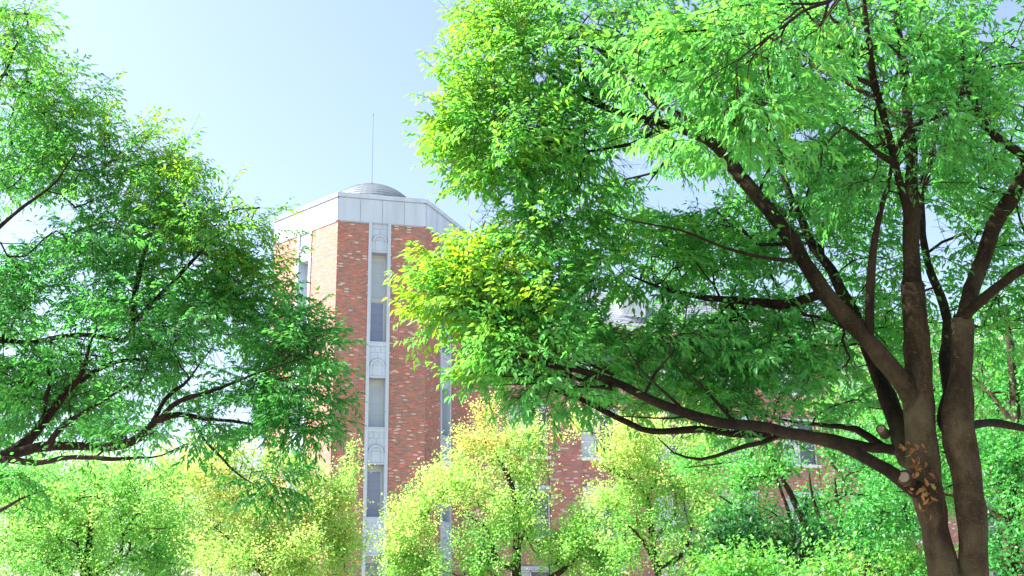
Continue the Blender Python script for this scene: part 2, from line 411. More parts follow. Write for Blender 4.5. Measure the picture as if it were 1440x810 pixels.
for ci, (c0, c1) in enumerate(cols):
    for r0, r1 in rows:
        z0, z1 = r0 + E0, r1 + E0
        wn = empty('window', (0, 0, 0)); wn.parent = wing; wn.location = Vector((*fw.p((c0 + c1) / 2, -.2, z0)[:2], z0)) - Vector(wing.location)
        fr = MB(); t = .07; xm = (c0 + c1) / 2; zm = z0 + (z1 - z0) * .36
        for x0, x1, y0, y1 in ((c0, c0 + t, z0, z1), (c1 - t, c1, z0, z1), (xm - t / 2, xm + t / 2, z0 + t, z1 - t)):
            fw.box(fr, x0, x1, -.30, -.17, y0, y1)
        for x0, x1 in ((c0 + t, xm - t / 2), (xm + t / 2, c1 - t)):
            for y0, y1 in ((z0, z0 + t), (z1 - t, z1), (zm - .03, zm + .03)): fw.box(fr, x0, x1, -.30, -.17, y0, y1)
        fr.build('frame', M_WHITE, wn)
        for j, (x0, x1) in enumerate(((c0 + t, xm - t / 2), (xm + t / 2, c1 - t))):
            pn = MB(); fw.box(pn, x0 - .01, x1 + .01, -.26, -.24, z0 + t, z1 - t)
            pn.build('pane', M_PANE_PALE if j == 0 else M_PANE_DARK, wn)
        sl = MB(); fw.box(sl, c0 - .06, c1 + .06, -.16, .10, z0 - .17, z0 - .004)
        sl.build('sill', M_WHITE, wn)
        sl = MB(); fw.box(sl, c0 - .03, c1 + .03, -.16, .05, z1 + .004, z1 + .20)
        sl.build('lintel', M_STONE, wn)
ev = MB(); fw.box(ev, -.2, WL + .4, -.5, .45, ZE + .002, ZE + .14); fw.box(ev, -.2, WL + .4, -.4, .55, ZE + .14, ZE + .34)
ev.build('eave', M_WHITE, wing)
rf = MB(); RH = 2.1; RD = 1.7
q = [fw.p(-.2, .5, ZE + .342), fw.p(WL + .4, .5, ZE + .342), fw.p(WL + .4, .5 - RD, ZE + .342 + RH), fw.p(-.2, .5 - RD, ZE + .342 + RH)]
sl_ = math.hypot(RH, RD); rf.poly(q, [(0, 0), (WL, 0), (WL, sl_), (0, sl_)])
q2 = [fw.p(-.2, -12.3, ZE + .342), fw.p(WL + .4, -12.3, ZE + .342), fw.p(WL + .4, -12.3 + RD, ZE + .342 + RH), fw.p(-.2, -12.3 + RD, ZE + .342 + RH)]
rf.poly([q2[1], q2[0], q2[3], q2[2]], [(0, 0), (WL, 0), (WL, sl_), (0, sl_)])
rf.poly([q[3], q[2], q2[2], q2[3]], [(0, 0), (WL, 0), (WL, 9), (0, 9)])
rf.poly([q[0], q[3], q2[3], q2[0]]); rf.poly([q[1], q2[1], q2[2], q[2]])
roof = rf.build('roof', M_ROOF, wing)
for k in range(5):
    x0 = 8.95 + AO + 8.1 * k; x1 = x0 + 1.5; zb, zt2 = ZE + .75, ZE + 2.05
    d_ = MB(); fw.box(d_, x0, x1, -1.6, .12, zb, zt2); fw.box(d_, x0 - .12, x1 + .12, -1.7, .25, zt2, zt2 + .14)
    dr = d_.build('dormer', M_WHITE, roof)
    d_ = MB(); fw.box(d_, x0 + .2, x1 - .2, .08, .135, zb + .2, zt2 - .12); d_.build('window', M_PANE_PALE, dr)

# ------------------------------------------------------------------ trees
def catmull(pts, step):
    pts = np.array(pts, float); out = []
    q = np.vstack([2 * pts[0] - pts[1], pts, 2 * pts[-1] - pts[-2]])
    for i in range(1, len(q) - 2):
        p0, p1, p2, p3 = q[i - 1:i + 3]; n = max(2, int(np.linalg.norm(p2[:3] - p1[:3]) / step))
        for k in range(n):
            t = k / n
            out.append(.5 * ((2 * p1) + (-p0 + p2) * t + (2 * p0 - 5 * p1 + 4 * p2 - p3) * t * t + (-p0 + 3 * p1 - 3 * p2 + p3) * t ** 3))
    out.append(pts[-1]); return np.array(out)

def tubes_mesh(chains, sides):           # chains: list of (pos n,3 ; rad n) -> vertex and quad arrays
    V = []; Q = []; n0 = 0
    ang = np.linspace(0, 2 * np.pi, sides, endpoint=False); ca, sa = np.cos(ang), np.sin(ang)
    for pos, rad in chains:
        n = len(pos)
        if n < 2: continue
        T = np.gradient(pos, axis=0); T /= np.linalg.norm(T, axis=1)[:, None] + 1e-9
        ref = np.array([0.31, 0.77, 0.55]) if abs(T[0] @ np.array([0.31, 0.77, 0.55])) < .9 else np.array([1., 0, 0])
        A = np.empty_like(T); a = ref - (ref @ T[0]) * T[0]; a /= np.linalg.norm(a)
        for k in range(n):
            a = a - (a @ T[k]) * T[k]; a /= np.linalg.norm(a) + 1e-9; A[k] = a
        B = np.cross(T, A)
        ringv = pos[:, None] + rad[:, None, None] * (ca[None, :, None] * A[:, None] + sa[None, :, None] * B[:, None])
        V.append(ringv.reshape(-1, 3))
        i = np.arange(n - 1)[:, None] * sides + np.arange(sides)[None]; j = np.arange(n - 1)[:, None] * sides + (np.arange(sides)[None] + 1) % sides
        Q.append(np.stack([i, j, j + sides, i + sides], -1).reshape(-1, 4) + n0)
        n0 += n * sides
    return (np.vstack(V), np.vstack(Q)) if V else (None, None)

def np_mesh(name, V, polys, tint=None, smooth=False, attr='tint'):   # polys: list of int arrays (k, n)
    me = bpy.data.meshes.new(name); me.vertices.add(len(V)); me.vertices.foreach_set('co', np.ascontiguousarray(V, dtype=np.float32).ravel())
    loops = np.concatenate([p.ravel() for p in polys]).astype(np.int32)
    tot = np.concatenate([np.full(len(p), p.shape[1]) for p in polys]).astype(np.int32)
    start = np.concatenate([[0], np.cumsum(tot)[:-1]]).astype(np.int32)
    me.loops.add(len(loops)); me.loops.foreach_set('vertex_index', loops)
    me.polygons.add(len(tot)); me.polygons.foreach_set('loop_start', start)
    try: me.polygons.foreach_set('loop_total', tot)
    except Exception: pass
    if smooth: me.polygons.foreach_set('use_smooth', np.ones(len(tot), dtype=bool))
    if tint is not None:
        a = me.attributes.new(attr, 'FLOAT', 'POINT'); a.data.foreach_set('value', tint.astype(np.float32))
    me.update(calc_edges=True); me.validate(); return me

LEAF = {
    'long': (np.array([(0, 0, 0), (.26, .5, .09), (.3, 0, 0), (.26, -.5, .09), (.62, .36, .04), (.64, 0, -.05), (.62, -.36, .04), (1, 0, -.17)]),
             [np.array([(0, 2, 1), (0, 3, 2), (4, 5, 7), (5, 6, 7)]), np.array([(1, 2, 5, 4), (2, 3, 6, 5)])]),
    'flat': (np.array([(0, 0, 0), (.45, .5, .10), (.5, 0, -.02), (.45, -.5, .10), (1, 0, -.1)]),
             [np.array([(0, 2, 1), (0, 3, 2), (1, 2, 4), (2, 3, 4)])]),
    'star': (np.array([(0, 0, 0), (.30, .62, .02), (.42, .24, .06), (.72, .58, -.05), (.66, .18, .05), (1.05, 0, -.1), (.66, -.18, .05), (.72, -.58, -.05), (.42, -.24, .06), (.30, -.62, .02)]),
             [np.array([(0, 2, 1), (0, 9, 8), (2, 4, 3), (8, 7, 6), (4, 6, 5)]), np.array([(0, 8, 6, 4)]), np.array([(0, 4, 2)])]),
}
def build_leaves(name, base, axis, nrm, size, width, tint, shape):
    T, polys = LEAF[shape]; n = len(base); k = len(T)
    axis = axis / (np.linalg.norm(axis, axis=1)[:, None] + 1e-9)
    nrm = nrm - (nrm * axis).sum(1)[:, None] * axis; nrm /= np.linalg.norm(nrm, axis=1)[:, None] + 1e-9
    side = np.cross(nrm, axis)
    V = base[:, None] + size[:, None, None] * (T[None, :, 0, None] * axis[:, None] + (T[None, :, 1] * width)[..., None] * side[:, None] + T[None, :, 2, None] * nrm[:, None])
    off = (np.arange(n) * k)
    pl = [(p[None] + off[:, None, None]).reshape(-1, p.shape[1]) for p in polys]
    return np_mesh(name, V.reshape(-1, 3), pl, np.repeat(tint, k))

class Tree:
    def __init__(s, seed):
        s.rng = np.random.default_rng(seed); s.pos = np.zeros((0, 3)); s.par = np.zeros(0, int); s.dir = np.zeros((0, 3)); s.rad = np.zeros(0); s.limbs = []; s.paths = []; s.slim = 1.0
    def _add(s, pts, rad, first_parent):
        n0 = len(s.pos); n = len(pts)
        d = np.gradient(pts, axis=0); d /= np.linalg.norm(d, axis=1)[:, None] + 1e-9
        s.pos = np.vstack([s.pos, pts]); s.par = np.append(s.par, [first_parent] + list(range(n0, n0 + n - 1)))
        s.dir = np.vstack([s.dir, d]); s.rad = np.append(s.rad, rad)
        return np.arange(n0, n0 + n)
    def limb(s, pts, name='limb', wob=.012, world=False, attach=True):  # pts: (u, v, depth, radius in px)
        q = [(*P(u, v, d), r * (1 if name == 'trunk' else s.slim) * mpp(u, v, d)) for u, v, d, r in pts] if not world else pts
        c = catmull(q, .10 if not world else .2)
        p, r = c[:, :3], np.maximum(c[:, 3], .004)
        k = np.arange(len(p)); amp = wob * np.minimum(1, k / 4.0)
        ns = s.rng.normal(size=(len(p) // 3 + 3, 3)); ns = np.stack([np.interp(k / 3.0, np.arange(len(ns)), ns[:, j]) for j in range(3)], 1)
        p = p + ns * amp[:, None]
        if name != 'trunk': r[-8:] *= np.linspace(1, .45, len(r[-8:]))
        r = r * (1 + .05 * np.interp(k / 2.0, np.arange(len(p)), s.rng.normal(size=len(p))))
        par = -1
        if len(s.pos) and attach: par = int(np.argmin(np.linalg.norm(s.pos - p[0], axis=1)))
        ids = s._add(p, r, par); s.limbs.append((name, ids)); return ids
    def grow(s, att, step=.17, rt=.0028, pw=.47, up=.10, bend=.35):
        nl = len(s.pos)
        d0 = np.array([np.min(np.linalg.norm(s.pos[:nl] - a, axis=1)) for a in att]); order = np.argsort(d0)
        cap = np.zeros((nl + len(att) * 40, 3)); dcap = np.zeros_like(cap); cap[:nl] = s.pos; dcap[:nl] = s.dir
        par = list(s.par); n = nl; tips = {}
        for ai in order:
            a = att[ai]; v = a - cap[:n]; dist = np.sqrt((v * v).sum(1)) + 1e-6
            cosang = (v * dcap[:n]).sum(1) / dist
            cost = dist * (1 + bend * (1 - cosang)); i = int(np.argmin(cost))
            L = dist[i]; p0 = cap[i]; to = v[i] / L
            m = max(2, int(L / step))
            if n + m >= len(cap): break
            t0 = (.55 * dcap[i] + .6 * to + np.array([0, 0, up])) ; t0 = t0 / np.linalg.norm(t0) * L
            t1 = to + np.array([0, 0, -up * .8]) + s.rng.normal(size=3) * .25; t1 = t1 / np.linalg.norm(t1) * L
            t = (np.arange(1, m + 1) / m)[:, None]
            pts = (2 * t**3 - 3 * t**2 + 1) * p0 + (t**3 - 2 * t**2 + t) * t0 + (-2 * t**3 + 3 * t**2) * a + (t**3 - t**2) * t1
            if m > 2: pts[:-1] += s.rng.normal(size=(m - 1, 3)) * step * .07
            full = np.vstack([p0, pts]); dd = np.diff(full, axis=0); dd /= np.linalg.norm(dd, axis=1)[:, None] + 1e-9
            cap[n:n + m] = pts; dcap[n:n + m] = dd; par += [i] + list(range(n, n + m - 1))
            s.paths.append((i, n, n + m)); tips[ai] = n + m - 1; n += m
        s.pos = cap[:n].copy(); s.dir = dcap[:n].copy(); s.par = np.array(par)
        cnt = np.zeros(n); tipset = list(tips.values()); cnt[tipset] = 1
        for k in range(n - 1, nl - 1, -1):
            if s.par[k] >= 0: cnt[s.par[k]] += cnt[k]
        r = np.zeros(n); r[:nl] = s.rad[:nl]; r[nl:] = rt * np.maximum(cnt[nl:], 1) ** pw
        for k in range(nl, n):
            r[k] = min(r[k], r[s.par[k]] * (.8 if s.par[k] < nl else 1.0))
        s.rad = r; s.tip = np.array([tips.get(i, -1) for i in range(len(att))])
    def wood(s, root, mat, limb_sides=12, twig_sides=5, extra=None, mat2=None):
        groups = {}
        for name, ids in s.limbs:
            p = s.pos[ids]; r = s.rad[ids]
            pa = s.par[ids[0]]
            if pa >= 0: p = np.vstack([s.pos[pa], p]); r = np.append(min(s.rad[pa], r[0] * 1.25), r)
            groups.setdefault(name, []).append((p, r))
        for name, ch in groups.items():
            for c in (ch if name != 'trunk' else [None]):
                V, Q = tubes_mesh([c] if c is not None else ch, limb_sides)
                cs = np.concatenate([np.repeat(p, limb_sides, 0) for p, r in ([c] if c is not None else ch)])
                V = cs + (V - cs) * (1 + .18 * (vnoise(V, .11, 1) - .5) + .16 * (vnoise(V, .04, 2) - .5))[:, None]
                gi = np.concatenate([np.repeat(r, limb_sides) for p, r in ([c] if c is not None else ch)])
                link_mesh(name, np_mesh(name, V, [Q], gi, True, 'girth'), mat, root)
        ch = []
        for i, a, b in s.paths:
            p = np.vstack([s.pos[i], s.pos[a:b]]); r = np.append(s.rad[a], s.rad[a:b]); ch.append((p, r))
        if extra: ch += extra
        if ch:
            V, Q = tubes_mesh(ch, twig_sides)
            link_mesh('twigs', np_mesh('twigs', V, [Q], smooth=True), mat2 or mat, root)

def spray_template(rng, L=.5, gap=.033, side=4, leaf=.07):
    B, A, N, S, TW = [], [], [], [], []
    def run(o, d, length, z, sz0):
        n = max(3, int(length / gap)); p = o.copy(); sgn = 1; pts = [o.copy()]
        for k in range(n):
            d2 = d + rng.normal(size=3) * .05 + np.array([0, 0, -.05 * k / n]); d2 /= np.linalg.norm(d2)
            p = p + d2 * gap * rng.uniform(.8, 1.2); pts.append(p.copy())
            sd_ = np.cross(z, d2) * sgn; sgn = -sgn
            ax = d2 * rng.uniform(.6, .95) + sd_ * rng.uniform(.4, .8) + z * rng.normal() * .15
            B.append(p.copy()); A.append(ax); N.append(z + rng.normal(size=3) * .38); S.append(leaf * sz0 * rng.uniform(.5, 1.2) * (1 - .3 * abs(2 * k / n - .9)))
        B.append(p.copy()); A.append(d2.copy()); N.append(z + rng.normal(size=3) * .2); S.append(leaf * .85)
        TW.append(np.array(pts)); return pts
    z = np.array([0, 0, 1.]); pts = run(np.zeros(3), np.array([1., 0, 0]), L, z, 1.0)
    for k in range(side):
        i = int(len(pts) * (.1 + .7 * (k + rng.uniform(0, .6)) / side)); sg = 1 if k % 2 else -1
        d = np.array([.75, .7 * sg, rng.normal() * .2]); d /= np.linalg.norm(d)
        run(pts[min(i, len(pts) - 1)], d, L * rng.uniform(.35, .6), z + np.array([0, 0, 0]) + rng.normal(size=3) * .1, .9)
    return np.array(B), np.array(A), np.array(N), np.array(S), TW

def leaf_sprays(tree, tint, rng, leaf, L, gap, side, droop=.28, tilt=.35, scale=None, keep_twigs=True, jit=.05):
    temps = [spray_template(rng, L, gap, side, leaf) for _ in range(14)]
    ok = np.where(tree.tip >= 0)[0]
    OB, OA, ON, OS, OT, EX = [], [], [], [], [], []
    for i in ok:
        k = tree.tip[i]; d = tree.dir[k].copy()
        d[2] *= .55; d += rng.normal(size=3) * .22; d /= np.linalg.norm(d)
        z = np.array([0, 0, 1.]) + rng.normal(size=3) * tilt; z = z - (z @ d) * d; z /= np.linalg.norm(z)
        y = np.cross(z, d); R = np.stack([d, y, z])
        B, A, N, S, TW = temps[rng.integers(len(temps))]
        s_ = rng.uniform(.8, 1.2) * (1 if scale is None else scale[i])
        o = tree.pos[k]
        OB.append(o + (B @ R) * s_); a = A @ R; a[:, 2] -= droop * rng.uniform(.3, 1.3, len(a)); OA.append(a); ON.append(N @ R)
        OS.append(S * (.85 + .15 * s_)); OT.append(np.full(len(B), tint[i]) + rng.normal() * jit)
        if keep_twigs:
            for t in TW:
                q = o + (t @ R) * s_; q = q[::2] if len(q) > 4 else q
                EX.append((q, np.linspace(.0022, .001, len(q))))
    return np.vstack(OB), np.vstack(OA), np.vstack(ON), np.concatenate(OS), np.concatenate(OT), EX

def vnoise(p, scale, seed):              # smooth 3-D value noise in 0..1
    q = np.asarray(p) / scale; i = np.floor(q).astype(int); f = q - i; f = f * f * (3 - 2 * f); out = 0
    for dx in (0, 1):
        for dy in (0, 1):
            for dz in (0, 1):
                h = np.sin((i[..., 0] + dx) * 127.1 + (i[..., 1] + dy) * 311.7 + (i[..., 2] + dz) * 74.7 + seed * 13.7) * 43758.5453
                h = h - np.floor(h)
                out = out + h * (f[..., 0] if dx else 1 - f[..., 0]) * (f[..., 1] if dy else 1 - f[..., 1]) * (f[..., 2] if dz else 1 - f[..., 2])
    return out
def clear_limbs(tree, rng, base, rmin, margin, prob):
    '''the boughs carry few leaves of their own on their shaded underside: which leaves to keep'''
    cam_p = np.array([0, 0, EYE]); keep = np.ones(len(base), bool)
    nl = sum(len(ids) for _, ids in tree.limbs); sel = np.where(tree.rad[:nl] > rmin)[0]
    def pr(p):
        q = p - cam_p; z = -(q @ Z0); return np.stack([q @ XR / z, q @ YR / z], 1), z
    lb, lz = pr(base); nb, nz = pr(tree.pos[sel]); rr = (tree.rad[sel] + margin) / nz
    cell = .02; grid = {}
    for k, c in enumerate(np.floor(nb / cell).astype(int)): grid.setdefault(tuple(c), []).append(k)
    ck = np.floor(lb / cell).astype(int)
    for i in range(len(base)):
        for dx in (-1, 0, 1):
            for dy in (-1, 0, 1):
                g_ = grid.get((ck[i, 0] + dx, ck[i, 1] + dy))
                if not g_: continue
                d = nb[g_] - lb[i]
                if ((d * d).sum(1) < rr[g_] ** 2).any() and lz[i] < nz[g_].max() and keep[i]:
                    keep[i] = rng.uniform() > prob
    return keep

def cull_holes(rng, base, holes, prob=.9):   # sky gaps between the leaf sprays
    q = base - np.array([0, 0, EYE]); z = -(q @ Z0); u = W / 2 + F * (q @ XR) / z; v = H / 2 - F * (q @ YR) / z
    keep = np.ones(len(base), bool)
    for a, b, ru, rv in holes:
        e = ((u - a) / ru) ** 2 + ((v - b) / rv) ** 2
        keep &= ~((e < .6 + .9 * vnoise(base, .12, 4)) & (rng.uniform(size=len(base)) < prob))
    return keep

def blobs_to_points(rng, blobs, holes=(), gaps=None):
    """blobs: (u, v, depth, ru px, rv px, rd m, count, tint) -> points in space; holes: (u, v, ru, rv)"""
    pts, tn = [], []
    for u, v, d, ru, rv, rd, n, tint in blobs:
        k = 0; guard = 0
        while k < n and guard < n * 20:
            guard += 1
            q = rng.normal(size=3); q /= np.linalg.norm(q); q *= rng.uniform(0, 1) ** .42
            if gaps and len(gaps) > 3: q = q * (1 + gaps[3] * (2 * vnoise(q * 3.0 + u * .1, 1.0, gaps[1]) - .8))
            uu, vv, dd = u + q[0] * ru, v + q[1] * rv, d + q[2] * rd
            if any(((uu - h[0]) / h[2]) ** 2 + ((vv - h[1]) / h[3]) ** 2 < 1 for h in holes): continue
            p_ = P(uu, vv, dd)
            if gaps and vnoise(p_, gaps[0], gaps[1]) < gaps[2]: continue
            pts.append(p_); tn.append(tint); k += 1
    return np.array(pts), np.array(tn)

# ---- large zelkova on the right
def make_right():
    T = Tree(11); T.slim = .9; rng = np.random.default_rng(5)
    root = empty('zelkova_tree', tuple(P(1350, 1000, 8.5)[:2]) + (0,))
    tag(root, 'large green zelkova with two thick stems and a long low limb over the pale maples', 'tree', 'zelkova trees')
    D = 8.5
    T.limb([(1352, 1230, D, 74), (1350, 1120, D, 50), (1347, 960, D, 46), (1340, 880, D, 34), (1329, 810, D, 22), (1316, 740, D, 20), (1304, 680, D, 22), (1297, 625, D, 23), (1291, 550, D, 20), (1288, 470, D, 17.5), (1283, 400, D, 15.5)], 'trunk', .006)
    T.limb([(1358, 980, D, 36), (1368, 880, D, 26), (1369, 810, D - .05, 21), (1366, 720, D - .1, 20), (1354, 640, D - .1, 21), (1345, 600, D - .1, 22), (1350, 540, D - .1, 17), (1353, 450, D - .15, 15.5)], 'trunk', .006)
    L = lambda *p, nm='limb': T.limb(list(p), nm)
    L((1283, 400, D, 14.5), (1280, 300, D + .1, 12), (1278, 220, D + .2, 9), (1274, 140, D + .3, 7), (1266, 60, D + .2, 6), (1255, -60, D, 5))
    L((1288, 585, D, 15), (1272, 540, D - .1, 15), (1240, 500, D - .2, 15), (1217, 470, D - .3, 14), (1166, 420, D - .3, 13), (1125, 355, D - .2, 12), (1085, 300, D, 11.5), (1040, 245, D + .2, 11), (1010, 205, D + .3, 9), (975, 186, D + .35, 7.5), (930, 175, D + .4, 6.5), (880, 162, D + .5, 5.5), (856, 153, D + .5, 5), (821, 138, D + .4, 5), (787, 113, D + .3, 3.5), (757, 94, D + .3, 2.5))
    L((1275, 645, D + .1, 16), (1262, 600, D + .3, 14), (1232, 521, D + .6, 12), (1205, 450, D + .9, 10), (1165, 380, D + 1.2, 8), (1120, 300, D + 1.5, 6), (1090, 210, D + 1.7, 5), (1075, 120, D + 1.8, 4))
    L((1222, 478, D - .3, 7.5), (1223, 400, D - .5, 7), (1232, 330, D - .6, 6.5), (1246, 270, D - .7, 6), (1255, 228, D - .8, 6))
    L((1255, 228, D - .8, 5.5), (1232, 213, D - .9, 5), (1210, 195, D - 1.1, 5), (1172, 172, D - 1.3, 3.5))
    L((1255, 228, D - .8, 5), (1275, 187, D - .9, 4.5), (1310, 170, D - 1.0, 4), (1348, 147, D - 1.1, 4), (1358, 120, D - 1.2, 3.5), (1395, 97, D - 1.3, 3), (1450, 88, D - 1.4, 2.5))
    L((1358, 122, D - 1.2, 3), (1375, 75, D - 1.3, 2.5), (1425, 40, D - 1.5, 2))
    # low limb reaching left
    L((1285, 690, D - .1, 11.4), (1262, 671, D - .2, 10.6), (1225, 650, D - .3, 9.8), (1181, 628, D - .4, 9.5), (1130, 611, D - .4, 9.1), (1080, 602, D - .5, 8.7), (1034, 599, D - .5, 8.3), (993, 592, D - .5, 7.9), (955, 577, D - .5, 7.6), (908, 557, D - .5, 6.8), (876, 541, D - .5, 6.5), (813, 518, D - .5, 5.7), (777, 514, D - .5, 4.9), (730, 500, D - .5, 3.8), (690, 478, D - .5, 3.0), (660, 455, D - .5, 2.2))
    L((1285, 640, D + .1, 9.8), (1247, 630, D + .2, 8.3), (1190, 621, D + .2, 7.2), (1150, 616, D + .1, 7.2), (1090, 612, D, 6.8), (1026, 612, D, 5.7), (987, 605, D, 5.3), (915, 609, D - .1, 5.3), (888, 601, D - .1, 4.9), (844, 581, D - .1, 4.6), (813, 565, D - .1, 3.8), (781, 553, D - .1, 3.0), (740, 530, D - .1, 2.2), (700, 520, D - .1, 1.5))
    L((1100, 610, D - .3, 4.6), (1070, 622, D - .35, 3.8), (1034, 632, D - .4, 3.4), (990, 642, D - .4, 3.0), (947, 634, D - .4, 2.7), (924, 613, D - .4, 1.9))
    L((813, 518, D - .5, 3.4), (760, 540, D - .8, 2.2), (700, 545, D - 1.0, 1.5))
    L((876, 541, D - .5, 3.0), (822, 540, D - .2, 2.2), (770, 500, D, 1.9), (735, 460, D, 1.5), (720, 430, D, 1.2))
    L((1240, 628, D + .3, 6.8), (1205, 603, D + .5, 5.3), (1160, 597, D + .7, 3.8), (1100, 590, D + .9, 3.0), (1030, 578, D + 1.1, 2.2))
    for q in (((777, 514, 3), (757, 494, 2.4), (740, 462, 1.4)), ((785, 514, 2), (783, 486, 1.2)), ((813, 518, 2.6), (811, 486, 2), (806, 448, 1.2)), ((862, 527, 3), (829, 513, 2.2), (793, 495, 1.4)),
              ((923, 522, 2), (940, 504, 1.6), (957, 484, 1)), ((820, 535, 2.4), (789, 529, 2), (726, 530, 1.6), (671, 516, 1)), ((860, 548, 2.2), (836, 544, 2), (773, 549, 1.6), (715, 556, 1)), ((955, 570, 2.6), (900, 520, 2), (870, 470, 1.2)), ((1034, 595, 3), (985, 540, 2.4), (950, 500, 1.4)), ((1000, 588, 2.4), (960, 585, 2), (880, 585, 1.4), (830, 590, 1)), ((730, 500, 2.2), (705, 470, 1.6), (690, 430, 1))):
        L(*[(u, v, D - .52 + .12 * k * (1 if u % 2 else -1), r) for k, (u, v, r) in enumerate(q)])
    # mid limb, thin low twigs
    L((1160, 412, D - .3, 8), (1120, 424, D - .1, 7.5), (1089, 427, D, 7), (1034, 421, D + .1, 6), (971, 413, D + .1, 5.5), (923, 403, D + .1, 4), (880, 385, D + .1, 2.5))
    L((1125, 358, D - .2, 5), (1100, 367, D - .5, 3.6), (1034, 353, D - .7, 2.6), (955, 327, D - .8, 2), (876, 306, D - .9, 1.5), (826, 286, D - 1, 1))
    # upper crown limbs
    L((1040, 245, D + .2, 8), (1000, 200, D + .5, 6.5), (960, 165, D + .7, 6), (928, 146, D + .8, 5.5), (896, 116, D + .8, 5), (876, 99, D + .8, 4.5), (841, 69, D + .8, 4), (810, 30, D + .8, 3))
    L((860, 155, D + .5, 3.5), (834, 137, D + .3, 3.5), (826, 115, D + .2, 3), (817, 94, D + .2, 3), (809, 44, D + .2, 2))
    L((930, 176, D + .4, 3.5), (900, 197, D + .2, 3), (860, 206, D, 2.5), (807, 212, D - .1, 2), (728, 202, D - .1, 1.5))
    L((1280, 320, D + .1, 7), (1262, 240, D - .4, 6), (1238, 150, D - .9, 6), (1222, 70, D - 1.5, 5.5), (1210, -40, D - 2.0, 5))
    L((1210, -30, D - 2.0, 5), (1185, -10, D - 2.4, 4), (1157, 6, D - 2.7, 3), (1100, 42, D - 3.0, 2.3), (1040, 82, D - 3.2, 1.8), (1000, 100, D - 3.3, 1.4), (985, 118, D - 3.3, 1))
    L((1165, 2, D - 2.7, 2.5), (1120, 6, D - 2.9, 2), (1050, 8, D - 3, 2), (985, 20, D - 3.1, 1.5))
    L((1276, 180, D + .2, 5), (1200, 120, D + .9, 4), (1140, 90, D + 1.5, 3.5), (1080, 40, D + 2, 3))
    # right stem limbs
    L((1353, 452, D - .15, 13), (1374, 390, D, 12), (1401, 316, D, 12), (1426, 272, D, 12), (1443, 230, D, 11), (1465, 160, D, 9), (1480, 60, D, 7), (1490, -60, D - .2, 5))
    L((1350, 450, D - .15, 9), (1378, 424, D - .4, 8.5), (1410, 398, D - .6, 8), (1445, 372, D - .8, 7.5), (1540, 330, D - 1.2, 5), (1640, 300, D - 1.5, 3))
    L((1362, 598, D - .1, 7), (1395, 594, D + .3, 6), (1440, 602, D + .5, 6), (1520, 615, D + .8, 4.5), (1600, 600, D + 1, 3))
    L((1440, 222, D, 7), (1420, 206, D - .1, 7), (1396, 188, D - .2, 6), (1368, 155, D - .3, 5), (1355, 110, D - .3, 4), (1350, 30, D - .3, 3))
    L((1338, 610, D - .1, 14), (1328, 575, D + .2, 12), (1333, 500, D + .5, 10), (1325, 430, D + .9, 7), (1305, 370, D + 1.2, 6), (1297, 300, D + 1.4, 5), (1310, 220, D + 1.6, 4), (1330, 120, D + 1.8, 3))
    holes = [(890, 222, 40, 26), (958, 272, 62, 32), (1130, 182, 32, 18), (1322, 322, 34, 38), (882, 432, 48, 34), (655, 305, 45, 24), (820, 20, 10, 14), (880, 30, 9, 10), (800, 95, 14, 10), (760, 108, 12, 8), (935, 250, 12, 10), (1095, 395, 16, 8), (690, 315, 12, 24), (985, 440, 16, 7), (845, 120, 10, 8)]
    gap = [(888, 232, 32, 18), (955, 283, 50, 20), (1130, 187, 24, 11), (1322, 332, 26, 28), (882, 443, 34, 20), (660, 300, 38, 24), (985, 434, 26, 8), (1100, 392, 18, 9), (825, 30, 9, 12), (760, 108, 13, 8), (1010, 210, 14, 8), (1300, 470, 12, 10), (765, 590, 12, 26), (835, 615, 16, 12), (940, 640, 22, 14)]
